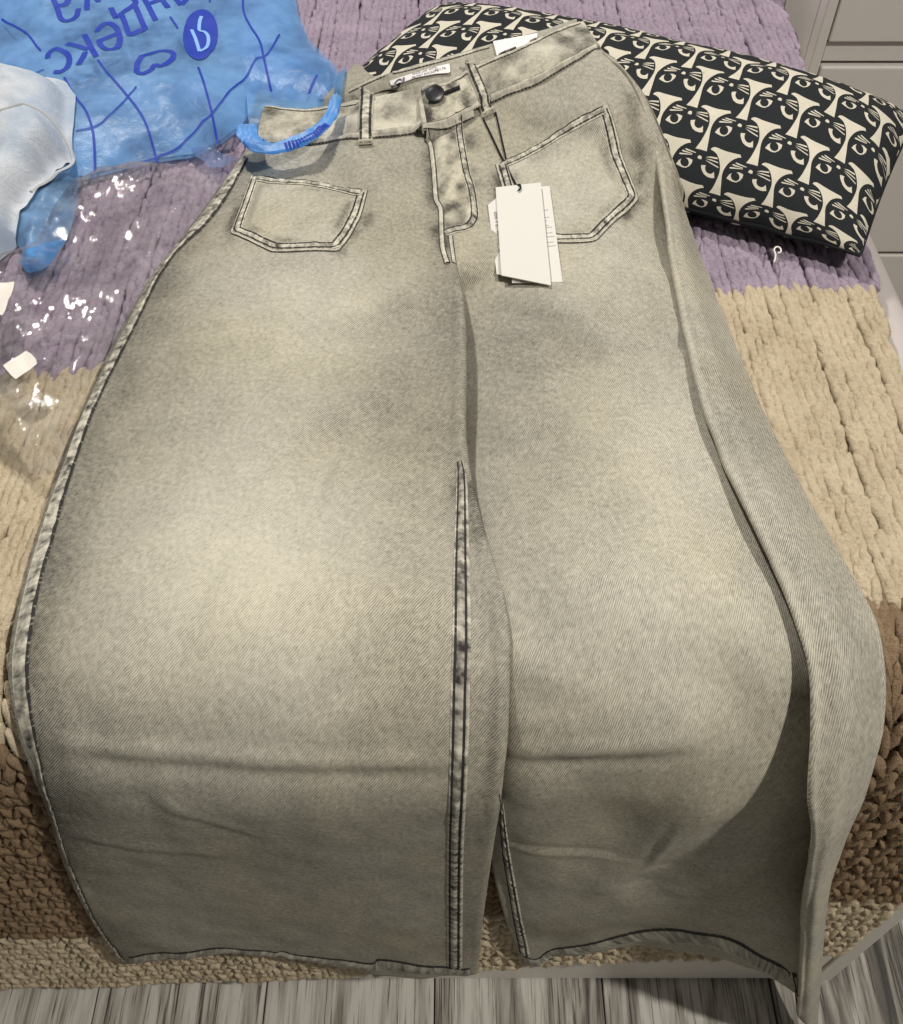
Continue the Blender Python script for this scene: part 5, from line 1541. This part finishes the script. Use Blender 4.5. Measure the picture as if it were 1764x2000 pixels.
def mat_pale():
    t = NT('pale_denim')
    uv = t.uv()
    g = t.noise(uv, 16, 4.0, 0.6)
    f = t.noise(uv, 500, 3.0, 0.7)
    col = t.mixc(t.ramp(g, 0.32, 0.66), (0.36, 0.43, 0.54), (0.60, 0.63, 0.67))
    col = t.mixc(t.math('MULTIPLY', f, 0.22), col, (0.40, 0.42, 0.46))
    t.set(Base_Color=col, Roughness=0.92, Specular_IOR_Level=0.1, Normal=t.bump(t.math('ADD', f, t.math('MULTIPLY', t.noise(uv, 70, 4.0, 0.6), 3.0)), 0.5, 0.0016))
    return t.m


M_PALE = mat_pale()
gm = film_sheet('cloth', PA['garment'], lambda x, s, d: 0.004 + 0.044 * (1 - np.exp(-(d / 0.011))) + 0.013 * fbm(x * 14, s * 12, 2.0) * smooth(0, 0.02, d) + 0.009 * ridged(x * 12 + s * 10, s * 11, 3.0, 2) * smooth(0, 0.02, d),
                M_PALE, garment, 0.0030, B_BAG + bvh_of([bag_tail]), 0.003)
bg_ = bvh_of([gm])
t_ = NT('pale_seam')
t_.set(Base_Color=(0.46, 0.47, 0.49), Roughness=0.9)
ribbon('seam', PA['garm_seam'], 0.0034, RIDGE * 0.9, 0.0002, t_.m, garment, bvh=bg_)

# ------------------------------------------------------------------ clear film wrapper and paper stickers
def mat_clear():
    t = NT('clear_film')
    g = t.geo()
    n1 = t.noise(g, 34, 4.0, 0.65, 1.2)
    n2 = t.noise(g, 160, 3.0, 0.6, 0.8)
    bm_ = t.bump(t.math('ADD', n1, t.math('MULTIPLY', n2, 0.12)), 0.14, 0.010)
    tr_ = t.n('ShaderNodeBsdfTransparent'); tr_.inputs[0].default_value = (0.93, 0.93, 0.93, 1)
    gl = t.n('ShaderNodeBsdfGlossy'); gl.inputs['Roughness'].default_value = 0.028
    t.t.links.new(bm_, gl.inputs['Normal'])
    lw = t.n('ShaderNodeLayerWeight'); lw.inputs[0].default_value = 0.30
    t.t.links.new(bm_, lw.inputs['Normal'])
    m = t.n('ShaderNodeMixShader')
    t.put(m.inputs[0], t.ramp(lw.outputs['Fresnel'], 0.0, 1.0, 0.030, 0.5))
    df = t.n('ShaderNodeBsdfDiffuse'); df.inputs[0].default_value = (0.75, 0.74, 0.74, 1)
    hz_ = t.n('ShaderNodeMixShader'); t.put(hz_.inputs[0], t.ramp(n1, 0.35, 0.75, 0.02, 0.16))
    t.t.links.new(tr_.outputs[0], hz_.inputs[1]); t.t.links.new(df.outputs[0], hz_.inputs[2])
    t.t.links.new(hz_.outputs[0], m.inputs[1]); t.t.links.new(gl.outputs[0], m.inputs[2])
    t.t.links.new(m.outputs[0], t.out.inputs['Surface'])
    return t.m


wrapper = film_sheet('plastic_wrapper', PA['film'], lambda x, s, d: 0.010 + 0.007 * (1 + ridged(x * 11, s * 9, 3.0, 3)) * smooth(0, 0.012, d) + 0.0034 * ridged((x * 0.8 + s * 0.6) * 30, (s * 0.8 - x * 0.6) * 7, 5.0, 2) + 0.0012 * ridged(x * 44, s * 38, 5.0, 2),
                     mat_clear(), None, 0.0034)
tag(wrapper, 'crumpled clear plastic wrapper lying on the blanket beside the jeans', 'wrapper')
bw = bvh_of([wrapper])
M_PAPER = mat_plain('white_sticker_paper', (0.78, 0.73, 0.67), 0.6, 0.3, 300, 0.05)
sa = thin_sheet('paper_sticker', PA['sticker_a'], 0.002, M_PAPER, None, bw, 0.006)
tag(sa, 'white paper sticker on the plastic wrapper, cut by the left edge', 'sticker', 'stickers on the wrapper')
sb = thin_sheet('paper_sticker', PA['sticker_b'], 0.002, M_PAPER, None, bw, 0.006)
tag(sb, 'small square white sticker on the wrapper, nearest the cream stripe', 'sticker', 'stickers on the wrapper')

# ------------------------------------------------------------------ loose thread
q = polyline(PA['thread'], 0.002)[0]
M_WT = mat_plain('white_thread', (0.8, 0.76, 0.70), 0.9, 0.1)
tq = cord('loose_thread', P(q[:, 0], q[:, 1], np.full(len(q), 0.006)), 0.0007, M_WT, None)
tag(tq, 'curled white thread on the lilac stripe in front of the pillow', 'thread')
